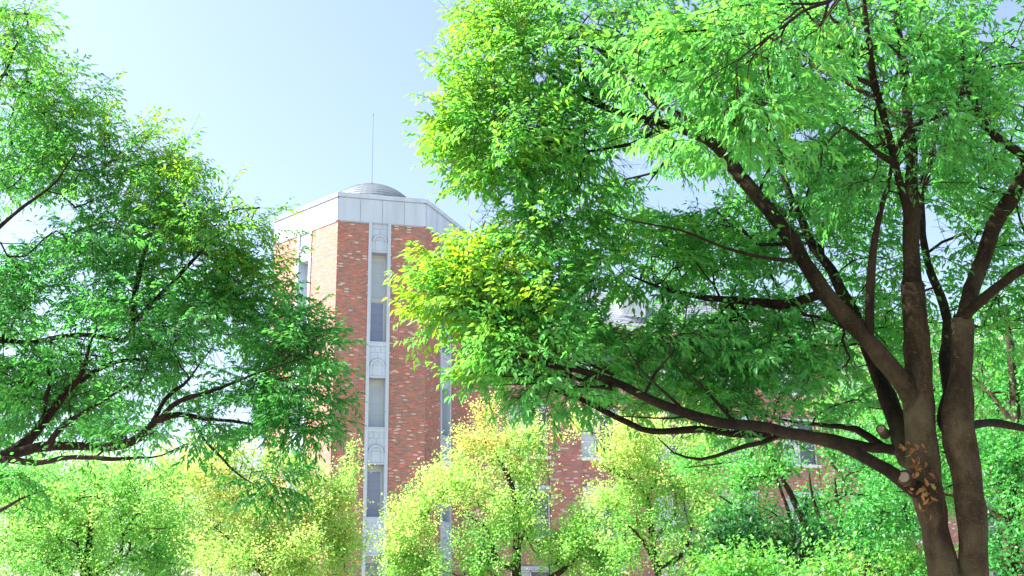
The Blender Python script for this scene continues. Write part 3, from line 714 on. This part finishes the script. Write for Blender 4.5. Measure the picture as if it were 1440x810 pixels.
    B = [  # u, v, depth, ru, rv, rd, n, tint
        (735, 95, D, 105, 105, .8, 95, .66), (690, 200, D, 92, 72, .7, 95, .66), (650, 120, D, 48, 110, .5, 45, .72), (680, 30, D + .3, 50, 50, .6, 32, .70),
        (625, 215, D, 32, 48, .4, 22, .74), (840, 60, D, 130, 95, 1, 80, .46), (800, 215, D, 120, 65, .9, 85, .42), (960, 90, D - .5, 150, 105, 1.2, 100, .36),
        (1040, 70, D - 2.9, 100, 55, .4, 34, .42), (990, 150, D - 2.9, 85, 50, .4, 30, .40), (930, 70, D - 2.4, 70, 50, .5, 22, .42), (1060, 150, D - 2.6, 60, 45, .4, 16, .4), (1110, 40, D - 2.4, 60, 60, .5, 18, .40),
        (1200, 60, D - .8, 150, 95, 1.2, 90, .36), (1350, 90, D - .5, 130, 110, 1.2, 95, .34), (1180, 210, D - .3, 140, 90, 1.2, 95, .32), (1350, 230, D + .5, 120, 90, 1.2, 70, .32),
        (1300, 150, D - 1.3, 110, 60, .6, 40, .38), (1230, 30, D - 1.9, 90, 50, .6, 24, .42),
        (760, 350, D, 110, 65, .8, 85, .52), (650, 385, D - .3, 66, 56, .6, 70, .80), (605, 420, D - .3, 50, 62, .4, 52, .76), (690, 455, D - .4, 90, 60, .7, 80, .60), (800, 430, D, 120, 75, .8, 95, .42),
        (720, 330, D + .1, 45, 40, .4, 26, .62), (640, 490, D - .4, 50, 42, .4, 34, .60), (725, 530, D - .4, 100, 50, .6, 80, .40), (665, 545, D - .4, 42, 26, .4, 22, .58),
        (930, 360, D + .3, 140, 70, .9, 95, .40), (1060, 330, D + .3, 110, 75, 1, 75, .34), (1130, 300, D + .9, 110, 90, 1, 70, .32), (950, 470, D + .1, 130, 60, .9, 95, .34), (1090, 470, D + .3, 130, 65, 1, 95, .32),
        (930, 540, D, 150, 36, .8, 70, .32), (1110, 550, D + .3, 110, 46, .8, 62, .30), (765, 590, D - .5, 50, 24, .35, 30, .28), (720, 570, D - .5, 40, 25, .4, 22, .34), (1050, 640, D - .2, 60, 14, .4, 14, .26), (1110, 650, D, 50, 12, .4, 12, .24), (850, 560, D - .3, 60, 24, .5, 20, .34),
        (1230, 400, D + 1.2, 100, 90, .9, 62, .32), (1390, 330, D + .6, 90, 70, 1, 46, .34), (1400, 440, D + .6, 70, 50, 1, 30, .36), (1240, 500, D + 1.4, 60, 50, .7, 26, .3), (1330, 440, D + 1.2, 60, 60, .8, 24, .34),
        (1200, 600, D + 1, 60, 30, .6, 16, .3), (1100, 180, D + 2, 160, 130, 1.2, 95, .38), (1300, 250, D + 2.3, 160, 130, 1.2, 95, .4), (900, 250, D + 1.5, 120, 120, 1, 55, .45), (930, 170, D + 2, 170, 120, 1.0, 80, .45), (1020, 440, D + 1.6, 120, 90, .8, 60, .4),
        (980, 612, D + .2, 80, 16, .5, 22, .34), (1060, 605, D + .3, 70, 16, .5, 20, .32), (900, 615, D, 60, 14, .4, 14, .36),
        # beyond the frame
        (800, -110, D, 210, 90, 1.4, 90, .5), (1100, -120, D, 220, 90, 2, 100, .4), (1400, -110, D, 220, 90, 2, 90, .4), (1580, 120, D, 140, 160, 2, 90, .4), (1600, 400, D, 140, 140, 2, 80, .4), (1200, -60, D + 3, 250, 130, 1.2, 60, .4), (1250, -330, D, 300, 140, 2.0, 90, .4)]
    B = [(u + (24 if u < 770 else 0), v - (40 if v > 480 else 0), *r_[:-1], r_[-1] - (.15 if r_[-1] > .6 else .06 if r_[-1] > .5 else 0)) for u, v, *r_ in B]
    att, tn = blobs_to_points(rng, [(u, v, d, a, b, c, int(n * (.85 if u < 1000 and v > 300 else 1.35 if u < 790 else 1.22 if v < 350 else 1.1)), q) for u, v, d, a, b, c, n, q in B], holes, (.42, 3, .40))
    T.grow(att, step=.16, rt=.0026, pw=.46)
    b, a, n, s, t, EX = leaf_sprays(T, tn, rng, .081, .36, .026, 4, droop=.55, tilt=.5)
    keep = clear_limbs(T, rng, b, .011, .035, .7) & cull_holes(rng, b, gap); b, a, n, s, t = b[keep], a[keep], n[keep], s[keep], t[keep]
    # left tips: autumn yellow, plus the sunlit edge's yellow painted into the tint
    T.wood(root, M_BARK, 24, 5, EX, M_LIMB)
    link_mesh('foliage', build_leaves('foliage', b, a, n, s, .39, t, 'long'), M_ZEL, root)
    # pruning scar and pale stub on the left stem
    def knob(u, v, d, r, ln, name):
        c = P(u, v, d); m_ = mpp(u, v, d); dv = np.array([-.45, -.85, .1]); dv /= np.linalg.norm(dv)
        a = np.array([-1, -.3, .3, .62, .74, .80]); rr_ = np.array([1.35, 1.15, 1.12, 1.18, 1.05, .84]); p = c[None] + dv[None] * (a[:, None] * ln * m_)
        V, Q = tubes_mesh([(p, rr_ * r * m_)], 18); st = link_mesh(name, np_mesh(name, V, [Q], np.full(len(V), .3), True, 'girth'), M_BARK, root)
        p2 = c[None] + dv[None] * (np.array([.70, .775, .79, .785])[:, None] * ln * m_)
        V, Q = tubes_mesh([(p2, np.array([.9, .84, .6, .02]) * r * m_)], 18); V += (vnoise(V, .02, 3) - .5)[:, None] * dv * .012
        link_mesh('cut_face', np_mesh('cut_face', V, [Q], smooth=True), M_CUT, st)
    knob(1273, 673, D - .22, 9, 14, 'pruning_scar'); knob(1241, 606, D + .15, 6, 16, 'branch_stub')
    # tuft of dry orange shoots on the stem
    A2, T2 = [], []
    for (u, v, k) in ((1290, 655, 26), (1284, 634, 12), (1300, 690, 18), (1310, 705, 10)):
        for j in range(k):
            A2.append(P(u + rng.normal() * 9, v + rng.normal() * 9, D - .22 + rng.normal() * .05)); T2.append(rng.choice([.55, .8, .92, 1.0, 1.05]))
    A2 = np.array(A2); ax = rng.normal(size=A2.shape) + np.array([-.2, -.5, -.2])
    me = build_leaves('dry_shoots', A2, ax, rng.normal(size=A2.shape), rng.uniform(.035, .075, len(A2)), .42, np.array(T2), 'long')
    link_mesh('dry_shoots', me, M_DRY, root)
    return T
M_DRY = leaf_material('dry_leaf', [(0, (.1, .2, .03)), (.5, (.20, .18, .05)), (.8, (.28, .15, .05)), (1, (.22, .08, .03))], trans=.35)
make_right()

# ---- zelkova at the left edge
def make_left():
    T = Tree(23); T.slim = .8; rng = np.random.default_rng(8); D = 12.5
    root = empty('zelkova_tree', tuple(P(-230, 900, D)[:2]) + (0,))
    tag(root, 'dense green zelkova at the left edge, limbs spreading towards the brick tower', 'tree', 'zelkova trees')
    T.limb([(-235, 1110, D, 46), (-232, 1040, D, 34), (-230, 900, D, 30), (-225, 760, D, 28), (-215, 640, D, 26), (-200, 520, D, 23), (-190, 400, D, 20), (-180, 280, D, 17), (-160, 140, D, 13), (-150, 0, D, 9), (-140, -140, D, 6)], 'trunk', .01)
    L = lambda *p, nm='limb': T.limb(list(p), nm)
    L((-224, 740, D, 18), (-140, 705, D - .2, 15), (-60, 670, D - .3, 14), (0, 643, D - .4, 12.5), (21, 637, D - .4, 10), (80, 628, D - .5, 8), (159, 629, D - .5, 7.5), (196, 616, D - .5, 7), (217, 595, D - .5, 6.5), (255, 582, D - .5, 5), (300, 590, D - .6, 3.5), (360, 598, D - .6, 2.5), (430, 590, D - .6, 1.8))
    L((8, 641, D - .4, 10), (30, 625, D - .3, 9), (53, 603, D - .3, 8), (90, 555, D - .2, 7), (114, 528, D - .2, 6), (127, 481, D - .2, 4.5), (138, 462, D - .2, 3))
    L((66, 629, D - .5, 5.5), (87, 597, D - .7, 4.5), (120, 575, D - .8, 4), (159, 553, D - .9, 3.5), (200, 530, D - 1, 2.5))
    L((213, 597, D - .5, 4.5), (233, 560, D - .4, 4), (250, 545, D - .3, 3.5), (265, 534, D - .3, 3), (300, 490, D - .3, 2))
    L((217, 595, D - .5, 5), (245, 572, D - .7, 4.5), (270, 558, D - .8, 4), (313, 544, D - .9, 3), (370, 520, D - 1, 2.2), (440, 500, D - 1, 1.6))
    L((100, 545, D - .2, 5), (140, 520, D, 4), (175, 508, D + .2, 3.5), (223, 507, D + .4, 2.5), (290, 510, D + .5, 1.8))
    L((60, 595, D - .3, 4), (64, 560, D - .1, 3.5), (70, 530, D, 3), (50, 480, D + .2, 2))
    L((0, 645, D - .4, 6), (60, 650, D - .8, 5), (120, 640, D - 1, 4), (159, 647, D - 1.1, 4), (195, 643, D - 1.1, 3), (228, 640, D - 1.2, 2), (270, 622, D - 1.3, 1.5))
    L((255, 583, D - .5, 3.2), (270, 592, D - .8, 3), (297, 629, D - 1, 2.6), (329, 664, D - 1.2, 2.2), (371, 688, D - 1.3, 1.5))
    L((-195, 470, D, 10), (-120, 410, D - .2, 7), (-60, 360, D - .4, 5), (0, 318, D - .5, 3.6), (31, 293, D - .6, 3), (74, 258, D - .6, 2.2), (110, 210, D - .6, 2.5))
    L((-190, 400, D, 9), (-110, 280, D, 6), (-50, 190, D, 4), (0, 110, D, 3), (30, 50, D, 2))
    L((-150, 440, D - .1, 8), (-60, 470, D + .4, 6), (40, 480, D + .8, 4.5), (120, 470, D + 1, 4), (175, 477, D + 1, 4), (187, 449, D + 1, 5.5), (192, 400, D + 1, 5), (210, 330, D + 1, 4), (240, 270, D + 1, 2.5))
    L((187, 455, D + 1, 4.5), (215, 425, D + .9, 4), (241, 398, D + .8, 3.5), (300, 340, D + .7, 2.5), (350, 310, D + .6, 1.8))
    L((-60, 670, D - .3, 6), (-20, 720, D - 1.0, 4), (30, 700, D - 1.4, 3), (60, 690, D - 1.6, 2))
    holes = [(42, 308, 34, 24), (8, 322, 14, 20), (330, 582, 32, 16), (352, 640, 26, 22), (12, 492, 12, 8), (268, 542, 16, 10), (345, 575, 22, 8), (250, 605, 18, 8), (95, 585, 12, 8), (185, 555, 12, 8), (145, 640, 22, 8), (95, 300, 14, 10), (125, 385, 12, 8), (60, 435, 14, 10), (320, 450, 9, 6)]
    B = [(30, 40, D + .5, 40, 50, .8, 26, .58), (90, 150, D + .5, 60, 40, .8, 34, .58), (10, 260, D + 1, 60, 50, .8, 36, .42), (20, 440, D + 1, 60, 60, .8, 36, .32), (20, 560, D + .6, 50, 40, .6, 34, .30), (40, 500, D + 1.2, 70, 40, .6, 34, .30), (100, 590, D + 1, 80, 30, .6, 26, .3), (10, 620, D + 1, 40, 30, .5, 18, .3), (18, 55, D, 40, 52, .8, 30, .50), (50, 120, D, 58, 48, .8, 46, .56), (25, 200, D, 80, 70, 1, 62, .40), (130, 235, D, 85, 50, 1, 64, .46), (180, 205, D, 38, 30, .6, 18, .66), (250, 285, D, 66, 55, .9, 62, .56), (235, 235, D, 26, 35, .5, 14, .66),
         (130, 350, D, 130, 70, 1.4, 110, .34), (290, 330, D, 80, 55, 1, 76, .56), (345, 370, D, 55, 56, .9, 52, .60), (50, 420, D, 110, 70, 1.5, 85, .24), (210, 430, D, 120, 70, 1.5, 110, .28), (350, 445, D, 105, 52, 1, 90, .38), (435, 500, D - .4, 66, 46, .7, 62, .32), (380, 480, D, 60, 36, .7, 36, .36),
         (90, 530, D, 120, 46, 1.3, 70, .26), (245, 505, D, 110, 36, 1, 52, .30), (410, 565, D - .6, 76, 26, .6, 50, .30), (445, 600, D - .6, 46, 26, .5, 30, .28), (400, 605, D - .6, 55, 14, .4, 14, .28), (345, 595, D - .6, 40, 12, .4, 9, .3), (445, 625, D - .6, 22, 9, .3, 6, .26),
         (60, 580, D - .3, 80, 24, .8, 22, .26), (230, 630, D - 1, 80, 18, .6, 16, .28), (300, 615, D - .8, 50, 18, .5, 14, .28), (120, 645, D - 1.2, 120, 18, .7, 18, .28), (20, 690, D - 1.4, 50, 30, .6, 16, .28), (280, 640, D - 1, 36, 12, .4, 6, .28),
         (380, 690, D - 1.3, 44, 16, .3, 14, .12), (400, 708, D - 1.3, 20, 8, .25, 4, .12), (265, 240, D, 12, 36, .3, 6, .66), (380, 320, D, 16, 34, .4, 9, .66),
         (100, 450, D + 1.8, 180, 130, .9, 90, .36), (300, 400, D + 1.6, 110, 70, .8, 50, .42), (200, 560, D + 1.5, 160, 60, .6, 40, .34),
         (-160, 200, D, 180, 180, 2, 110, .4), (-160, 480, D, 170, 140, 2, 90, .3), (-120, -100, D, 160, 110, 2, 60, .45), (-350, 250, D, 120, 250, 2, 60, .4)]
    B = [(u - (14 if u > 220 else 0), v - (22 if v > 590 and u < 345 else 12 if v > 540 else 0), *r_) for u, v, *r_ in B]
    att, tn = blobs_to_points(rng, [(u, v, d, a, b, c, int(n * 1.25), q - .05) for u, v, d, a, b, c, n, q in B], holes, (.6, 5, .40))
    T.grow(att, step=.2, rt=.0030, pw=.46)
    b, a, n, s, t, EX = leaf_sprays(T, tn, rng, .094, .46, .032, 4, droop=.5, tilt=.5)
    keep = clear_limbs(T, rng, b, .02, .05, .65) & cull_holes(rng, b, holes); b, a, n, s, t = b[keep], a[keep], n[keep], s[keep], t[keep]
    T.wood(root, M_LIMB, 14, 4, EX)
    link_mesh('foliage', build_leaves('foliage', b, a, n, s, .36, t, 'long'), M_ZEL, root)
make_left()

# ---- trees further back
def back_tree(seed, name, label, group, stems, blobs, leaf, shape, mat, width, holes=(), per=66, rad=.26, droop=.3, shoot=.7, thr=.44, bark=M_BARK2, rt=.005, jit=.07):
    T = Tree(seed); rng = np.random.default_rng(seed + 100)
    u0, v0, d0 = stems[0][0][:3]; p0 = P(u0, v0, d0)
    root = empty(name, (p0[0], p0[1], 0)); tag(root, label, 'tree', group)
    for k, st in enumerate(stems):
        pts = [(*P(u, v, d), r * mpp(u, v, d)) for u, v, d, r in st]
        if k == 0: pts = [(p0[0], p0[1], -.2, pts[0][3] * 1.7), (p0[0], p0[1], .5 * p0[2], pts[0][3] * 1.15)] + pts
        T.limb(pts, 'trunk' if k == 0 else 'limb', .02, world=True)
    att, tn = blobs_to_points(rng, blobs, holes, (.030 * d0, seed, thr, .5))
    T.grow(att, step=.3, rt=rt, pw=.45)
    OB, OT, OA = [], [], []
    for i in np.where(T.tip >= 0)[0]:
        o = T.pos[T.tip[i]]; d0_ = T.dir[T.tip[i]]; tt = rng.normal() * jit
        for k in range(3):                                   # leafy shoots fanning from each twig end
            d = d0_ + np.array([0, 0, shoot]) + rng.normal(size=3) * .6; d /= np.linalg.norm(d); m_ = per // 3
            along = rng.uniform(-.15, 1, m_) * rad * rng.uniform(1.2, 2.6)
            OB.append(o + d * along[:, None] + rng.normal(size=(m_, 3)) * rad * .34); OT.append(np.full(m_, tn[i]) + tt + rng.normal() * jit * .5)
            OA.append(d[None] * .5 + rng.normal(size=(m_, 3)) * .8)
    b = np.vstack(OB); t = np.concatenate(OT); ax = np.vstack(OA); ax[:, 2] -= droop
    nr_ = rng.normal(size=b.shape) * .55 + np.array([0, 0, 1.]); s = leaf * rng.uniform(.55, 1.3, len(b))
    T.wood(root, bark, 9, 4)
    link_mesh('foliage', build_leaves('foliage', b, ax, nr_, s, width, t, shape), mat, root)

GM = 'maples turning yellow in front of the brick building'
back_tree(31, 'maple_tree', 'yellow green maple with orange tinged top just right of the brick tower', GM,
    [[(728, 800, 29, 7), (727, 750, 29, 5.5), (722, 690, 29, 4), (700, 640, 29, 2.5)], [(728, 800, 29, 5), (700, 790, 28.8, 4.5), (690, 755, 28.6, 3.5), (672, 735, 28.5, 2.5), (640, 715, 28.5, 1.5)],
     [(730, 830, 29, 5), (790, 805, 28.6, 4), (824, 762, 28.4, 3), (850, 735, 28.4, 2)], [(727, 770, 29, 3), (742, 740, 29.3, 2.5), (750, 700, 29.4, 2), (770, 660, 29.5, 1.3)]],
    [(695, 640, 29, 34, 38, 1.0, 40, .74), (680, 605, 29, 12, 26, .4, 16, .80), (712, 612, 29, 10, 22, .4, 10, .78), (655, 625, 29, 12, 22, .5, 12, .76), (752, 610, 29, 10, 24, .4, 10, .76), (620, 680, 29, 14, 24, .5, 14, .72), (565, 735, 29, 10, 22, .5, 10, .70), (690, 580, 29, 7, 12, .3, 5, .80), (740, 640, 29, 24, 38, .8, 30, .72), (650, 700, 29, 54, 42, 1.3, 85, .66), (730, 710, 29, 66, 50, 1.5, 110, .58), (600, 740, 29, 42, 40, 1.1, 66, .66), (570, 775, 29, 26, 30, .8, 34, .66), (600, 800, 29, 55, 30, 1.2, 70, .5),
     (690, 780, 29, 80, 40, 1.6, 120, .42), (790, 760, 29, 55, 50, 1.3, 90, .50), (805, 755, 28.5, 44, 26, .8, 44, .54), (830, 800, 29, 50, 34, 1.2, 60, .42), (700, 880, 29, 160, 60, 2.0, 150, .4)],
    .066, 'flat', M_MAP, .85, holes=[(790, 660, 26, 60)])
back_tree(32, 'maple_tree', 'yellow green maple with thin dark bare boughs in front of the brick wing windows', GM,
    [[(925, 815, 27, 5), (918, 760, 27, 4.5), (913, 710, 27, 3.6), (900, 685, 27, 3), (872, 668, 27, 2.4), (842, 655, 27, 1.5)], [(920, 790, 27, 4), (905, 760, 26.8, 3), (880, 735, 26.7, 2), (850, 720, 26.7, 1.3)], [(922, 800, 27, 4), (960, 780, 27.2, 3.4), (971, 740, 27.3, 3), (972, 715, 27.3, 2.2), (990, 700, 27.4, 1.5)], [(910, 700, 27, 2.2), (930, 660, 27, 1.8), (925, 640, 27, 1.2)], [(918, 760, 27, 2.4), (950, 720, 27, 2), (945, 680, 27, 1.6), (930, 655, 27, 1)]],
    [(900, 608, 27, 40, 20, .8, 26, .72), (965, 605, 27, 40, 20, .8, 24, .66), (860, 640, 27, 50, 26, 1.0, 52, .70), (930, 635, 27, 60, 24, 1.0, 50, .66), (815, 605, 27, 22, 20, .5, 14, .76), (800, 650, 27, 22, 14, .5, 12, .74), (880, 690, 27, 66, 34, 1.2, 60, .58), (960, 670, 27, 55, 36, 1.2, 66, .62), (1000, 720, 27, 50, 40, 1.2, 66, .54), (900, 760, 27, 70, 44, 1.4, 90, .46), (1000, 640, 27, 34, 26, .8, 30, .60), (980, 790, 27, 60, 34, 1.3, 70, .45), (840, 700, 27, 30, 18, .6, 20, .68), (940, 880, 27, 150, 60, 2.0, 120, .4)],
    .064, 'flat', M_MAP, .85, holes=[(858, 688, 24, 14), (775, 650, 26, 50), (825, 625, 12, 18), (940, 640, 18, 12)])
back_tree(33, 'maple_tree', 'bright yellow maple to the left of the brick tower foot', GM,
    [[(385, 830, 30, 6), (385, 790, 30, 5), (378, 750, 30, 3.4), (372, 720, 30, 2)], [(385, 815, 30, 4.4), (410, 780, 29.7, 3.4), (430, 750, 29.6, 2)], [(385, 820, 30, 4), (350, 790, 29.6, 3.4), (335, 770, 29.5, 2), (300, 740, 29.5, 1.4)], [(383, 800, 30, 3.4), (395, 765, 30.4, 2.4), (400, 720, 30.5, 1.4)]],
    [(300, 680, 30, 66, 46, 1.4, 120, .74), (330, 640, 30, 20, 22, .6, 16, .72), (280, 645, 30, 22, 20, .6, 16, .74), (380, 660, 30, 26, 22, .6, 22, .66), (425, 665, 30, 12, 20, .5, 12, .64), (490, 665, 30, 9, 26, .4, 12, .60), (390, 720, 30, 66, 38, 1.4, 125, .74), (455, 740, 30, 46, 34, 1.1, 80, .74), (478, 700, 30, 14, 24, .5, 16, .62), (440, 690, 30, 34, 24, .8, 34, .66), (480, 780, 30, 24, 34, .8, 34, .56), (350, 780, 30, 90, 36, 1.6, 190, .66), (420, 770, 29.5, 50, 40, 1.2, 90, .68), (440, 800, 30, 60, 30, 1.3, 80, .64), (265, 680, 30, 34, 22, .8, 26, .74), (410, 660, 30, 14, 14, .4, 8, .62), (370, 880, 30, 150, 50, 2, 120, .45)],
    .066, 'flat', M_MAP, .85, thr=.30)
back_tree(34, 'maple_tree', 'pale green maple in the lower left corner under the dark zelkova limb', GM,
    [[(120, 835, 22, 8), (122, 790, 22, 6), (126, 750, 22, 4), (124, 720, 22, 2.4)], [(122, 815, 22, 5), (165, 790, 21.8, 4.4), (170, 760, 21.8, 3.4), (168, 735, 21.7, 2)], [(120, 810, 22, 4.4), (112, 780, 21.6, 3.4), (110, 750, 21.5, 2)], [(122, 825, 22, 4.4), (60, 790, 22, 3), (10, 770, 22, 2)], [(124, 800, 22, 4), (150, 800, 22.4, 3), (190, 770, 22.5, 2)]],
    [(30, 740, 22, 80, 50, 1.2, 95, .46), (120, 730, 22, 80, 46, 1.3, 105, .50), (200, 730, 22, 60, 50, 1.1, 80, .46), (100, 790, 22, 120, 36, 1.4, 120, .42), (220, 680, 22, 44, 26, .8, 34, .42), (100, 680, 22, 90, 24, 1, 52, .38), (0, 690, 22, 60, 30, .9, 34, .34), (220, 790, 22, 44, 36, 1, 52, .36), (-90, 760, 22, 60, 60, 1.2, 50, .3), (100, 890, 22, 190, 60, 1.6, 130, .26)],
    .055, 'flat', M_MAP, .8, per=72, rad=.22, thr=.32)
back_tree(38, 'maple_tree', 'orange flecked maple behind the lower left greenery, under the zelkova limb', GM,
    [[(235, 830, 36, 6), (235, 770, 36, 4.4), (228, 710, 36, 3), (222, 670, 36, 1.8)], [(235, 790, 36, 3.4), (270, 740, 36, 2.4), (280, 700, 36, 1.4)], [(235, 780, 36, 3.4), (180, 730, 36, 2.4), (150, 690, 36, 1.4)]],
    [(240, 670, 36, 46, 26, 1.4, 52, .74), (270, 760, 36, 80, 60, 1.6, 110, .60), (340, 730, 36, 60, 50, 1.4, 80, .66), (30, 770, 36, 70, 60, 1.5, 90, .46), (170, 680, 36, 60, 26, 1.4, 62, .58), (90, 670, 36, 60, 30, 1.4, 62, .48), (230, 740, 36, 70, 46, 1.6, 90, .52), (120, 740, 36, 80, 46, 1.6, 90, .45), (20, 680, 36, 50, 40, 1.5, 52, .42), (150, 850, 36, 170, 70, 2, 120, .4)],
    .09, 'flat', M_MAP, .8, per=60, rad=.36, thr=.2)
GG = 'green trees behind the right zelkova'
back_tree(35, 'broadleaf_tree', 'multi stemmed pale green tree with bare leaning stems between the maples and the right trunk', GG,
    [[(1160, 830, 19, 10), (1150, 780, 19, 6), (1128, 730, 19, 5), (1108, 690, 19, 4), (1098, 670, 19, 2.4)], [(1180, 800, 19, 9), (1181, 745, 19, 7), (1179, 715, 19, 6), (1176, 670, 19, 3)], [(1160, 810, 19, 6), (1120, 770, 18.8, 5), (1112, 730, 18.7, 4), (1098, 690, 18.7, 3.4), (1090, 668, 18.7, 2)], [(1150, 790, 19, 6), (1085, 760, 18.8, 4), (1050, 725, 18.7, 3.4), (1012, 697, 18.6, 2)], [(1185, 800, 19, 5), (1160, 750, 18.6, 4.4), (1142, 700, 18.5, 4), (1140, 665, 18.5, 2.4)], [(1190, 810, 19, 5), (1240, 775, 18.7, 4), (1230, 745, 18.6, 3.4), (1205, 720, 18.6, 3), (1192, 705, 18.6, 2)], [(1238, 760, 18.7, 3), (1232, 735, 18.7, 2.6), (1230, 700, 18.7, 1.6)]],
    [(1040, 680, 19, 46, 26, .8, 34, .52), (1100, 650, 19.5, 50, 24, .8, 26, .50), (1060, 740, 19.5, 60, 34, .9, 36, .44), (1140, 700, 20, 60, 40, .7, 26, .42), (1220, 680, 19.5, 50, 44, .9, 40, .40), (1240, 640, 20, 44, 34, .8, 30, .40), (1190, 640, 20, 40, 20, .7, 18, .44), (1255, 740, 19.5, 40, 34, .8, 30, .34), (1170, 770, 19.8, 80, 30, .8, 30, .38), (1000, 660, 20, 40, 26, .8, 26, .56)],
    .065, 'flat', M_GRN, .7, holes=[(1150, 672, 24, 16), (1080, 690, 18, 10)], per=54, rad=.22)
back_tree(36, 'broadleaf_tree', 'tall bright emerald tree behind the thick right trunk', GG,
    [[(1420, 830, 15, 13), (1425, 740, 15, 10), (1430, 620, 15, 8), (1425, 520, 15, 5), (1415, 430, 15, 3)], [(1425, 740, 15, 6), (1350, 700, 15.2, 4), (1260, 690, 15.4, 2.4)], [(1428, 660, 15, 5), (1500, 600, 15, 4), (1540, 540, 15, 3)], [(1430, 600, 15, 5), (1380, 540, 15.4, 3), (1340, 500, 15.6, 2)]],
    [(1420, 560, 15.5, 60, 60, 1, 70, .46), (1420, 660, 15, 60, 55, 1, 80, .40), (1430, 760, 15, 70, 55, 1, 90, .38), (1270, 700, 15.6, 60, 36, .7, 46, .42), (1230, 740, 15.6, 50, 30, .7, 34, .38), (1310, 600, 16.4, 50, 60, .8, 46, .46), (1400, 470, 16, 60, 50, 1, 52, .56), (1330, 690, 16.4, 60, 60, .7, 40, .4), (1290, 520, 16.5, 60, 60, .8, 36, .52), (1250, 620, 16.6, 40, 40, .6, 22, .5), (1530, 650, 15, 70, 140, 1.2, 110, .42), (1420, 870, 15, 100, 60, 1.2, 80, .38)],
    .06, 'flat', M_GRN, .62, per=60, rad=.2)
back_tree(39, 'broadleaf_tree', 'light green tall tree seen through gaps in the right zelkova crown', GG,
    [[(1250, 830, 34, 9), (1252, 700, 34, 7), (1250, 560, 34, 4.4), (1245, 450, 34, 2.4)], [(1252, 690, 34, 4), (1330, 600, 34, 3), (1370, 520, 34, 2)], [(1251, 640, 34, 4), (1190, 580, 34, 3), (1150, 540, 34, 2)]],
    [(1250, 480, 34, 80, 60, 1.8, 80, .62), (1330, 560, 34, 90, 60, 1.8, 90, .58), (1200, 580, 34, 60, 40, 1.6, 60, .58), (1340, 660, 34, 110, 60, 1.8, 100, .54), (1420, 620, 34, 70, 80, 1.8, 70, .6), (1250, 700, 34, 60, 60, 1.8, 60, .5), (1300, 860, 34, 150, 80, 2, 100, .45)],
    .11, 'flat', M_GRN, .7, per=48, rad=.34)
# low evergreen and pale shrubs along the lower edge
def shrub(seed, label, u, v, d, ru, rv, rd, n, tint, mat, leaf, group, per=34):
    c = P(u, v + rv * .4, d)
    st = [[(u, v + rv * .8, d, 4), (u, v + rv * .3, d, 3), (u + 4, v - rv * .4, d, 1.6)], [(u, v + rv * .6, d, 3), (u - ru * .5, v, d, 1.5)], [(u, v + rv * .6, d, 3), (u + ru * .5, v, d, 1.5)]]
    T_b = [(u, v, d, ru, rv, rd, n, tint), (u - ru * .45, v + rv * .3, d, ru * .6, rv * .7, rd, n // 2, tint), (u + ru * .5, v + rv * .35, d, ru * .55, rv * .6, rd, n // 2, tint)]
    back_tree(seed, 'shrub', label, group, st, T_b, leaf, 'flat', mat, .6, per=per, rad=.24)
GS = 'shrubs along the lower edge'
shrub(41, 'dark evergreen shrub between the bare leaning stems', 1120, 772, 17.8, 50, 26, .5, 46, .03, M_GRN, .08, GS)
shrub(42, 'dark evergreen shrub beside the thin dark boughs of the second maple', 1025, 762, 18, 42, 26, .5, 40, .04, M_GRN, .08, GS)
shrub(43, 'yellow green shrub at the lower edge in front of the dark evergreen', 1050, 822, 16.5, 60, 34, .6, 70, .66, M_GRN, .075, GS)
shrub(44, 'yellow green shrub at the lower edge next to the right trunk', 1215, 815, 15.5, 90, 34, .6, 80, .68, M_GRN, .075, GS)
shrub(45, 'dark evergreen shrub low behind the right trunk', 1240, 770, 18.2, 50, 26, .6, 34, .05, M_GRN, .08, GS)
for o in C.objects:
    if o.type == 'EMPTY' and o.get('category') == 'tree' and o.name.startswith('shrub'): o['category'] = 'shrub'
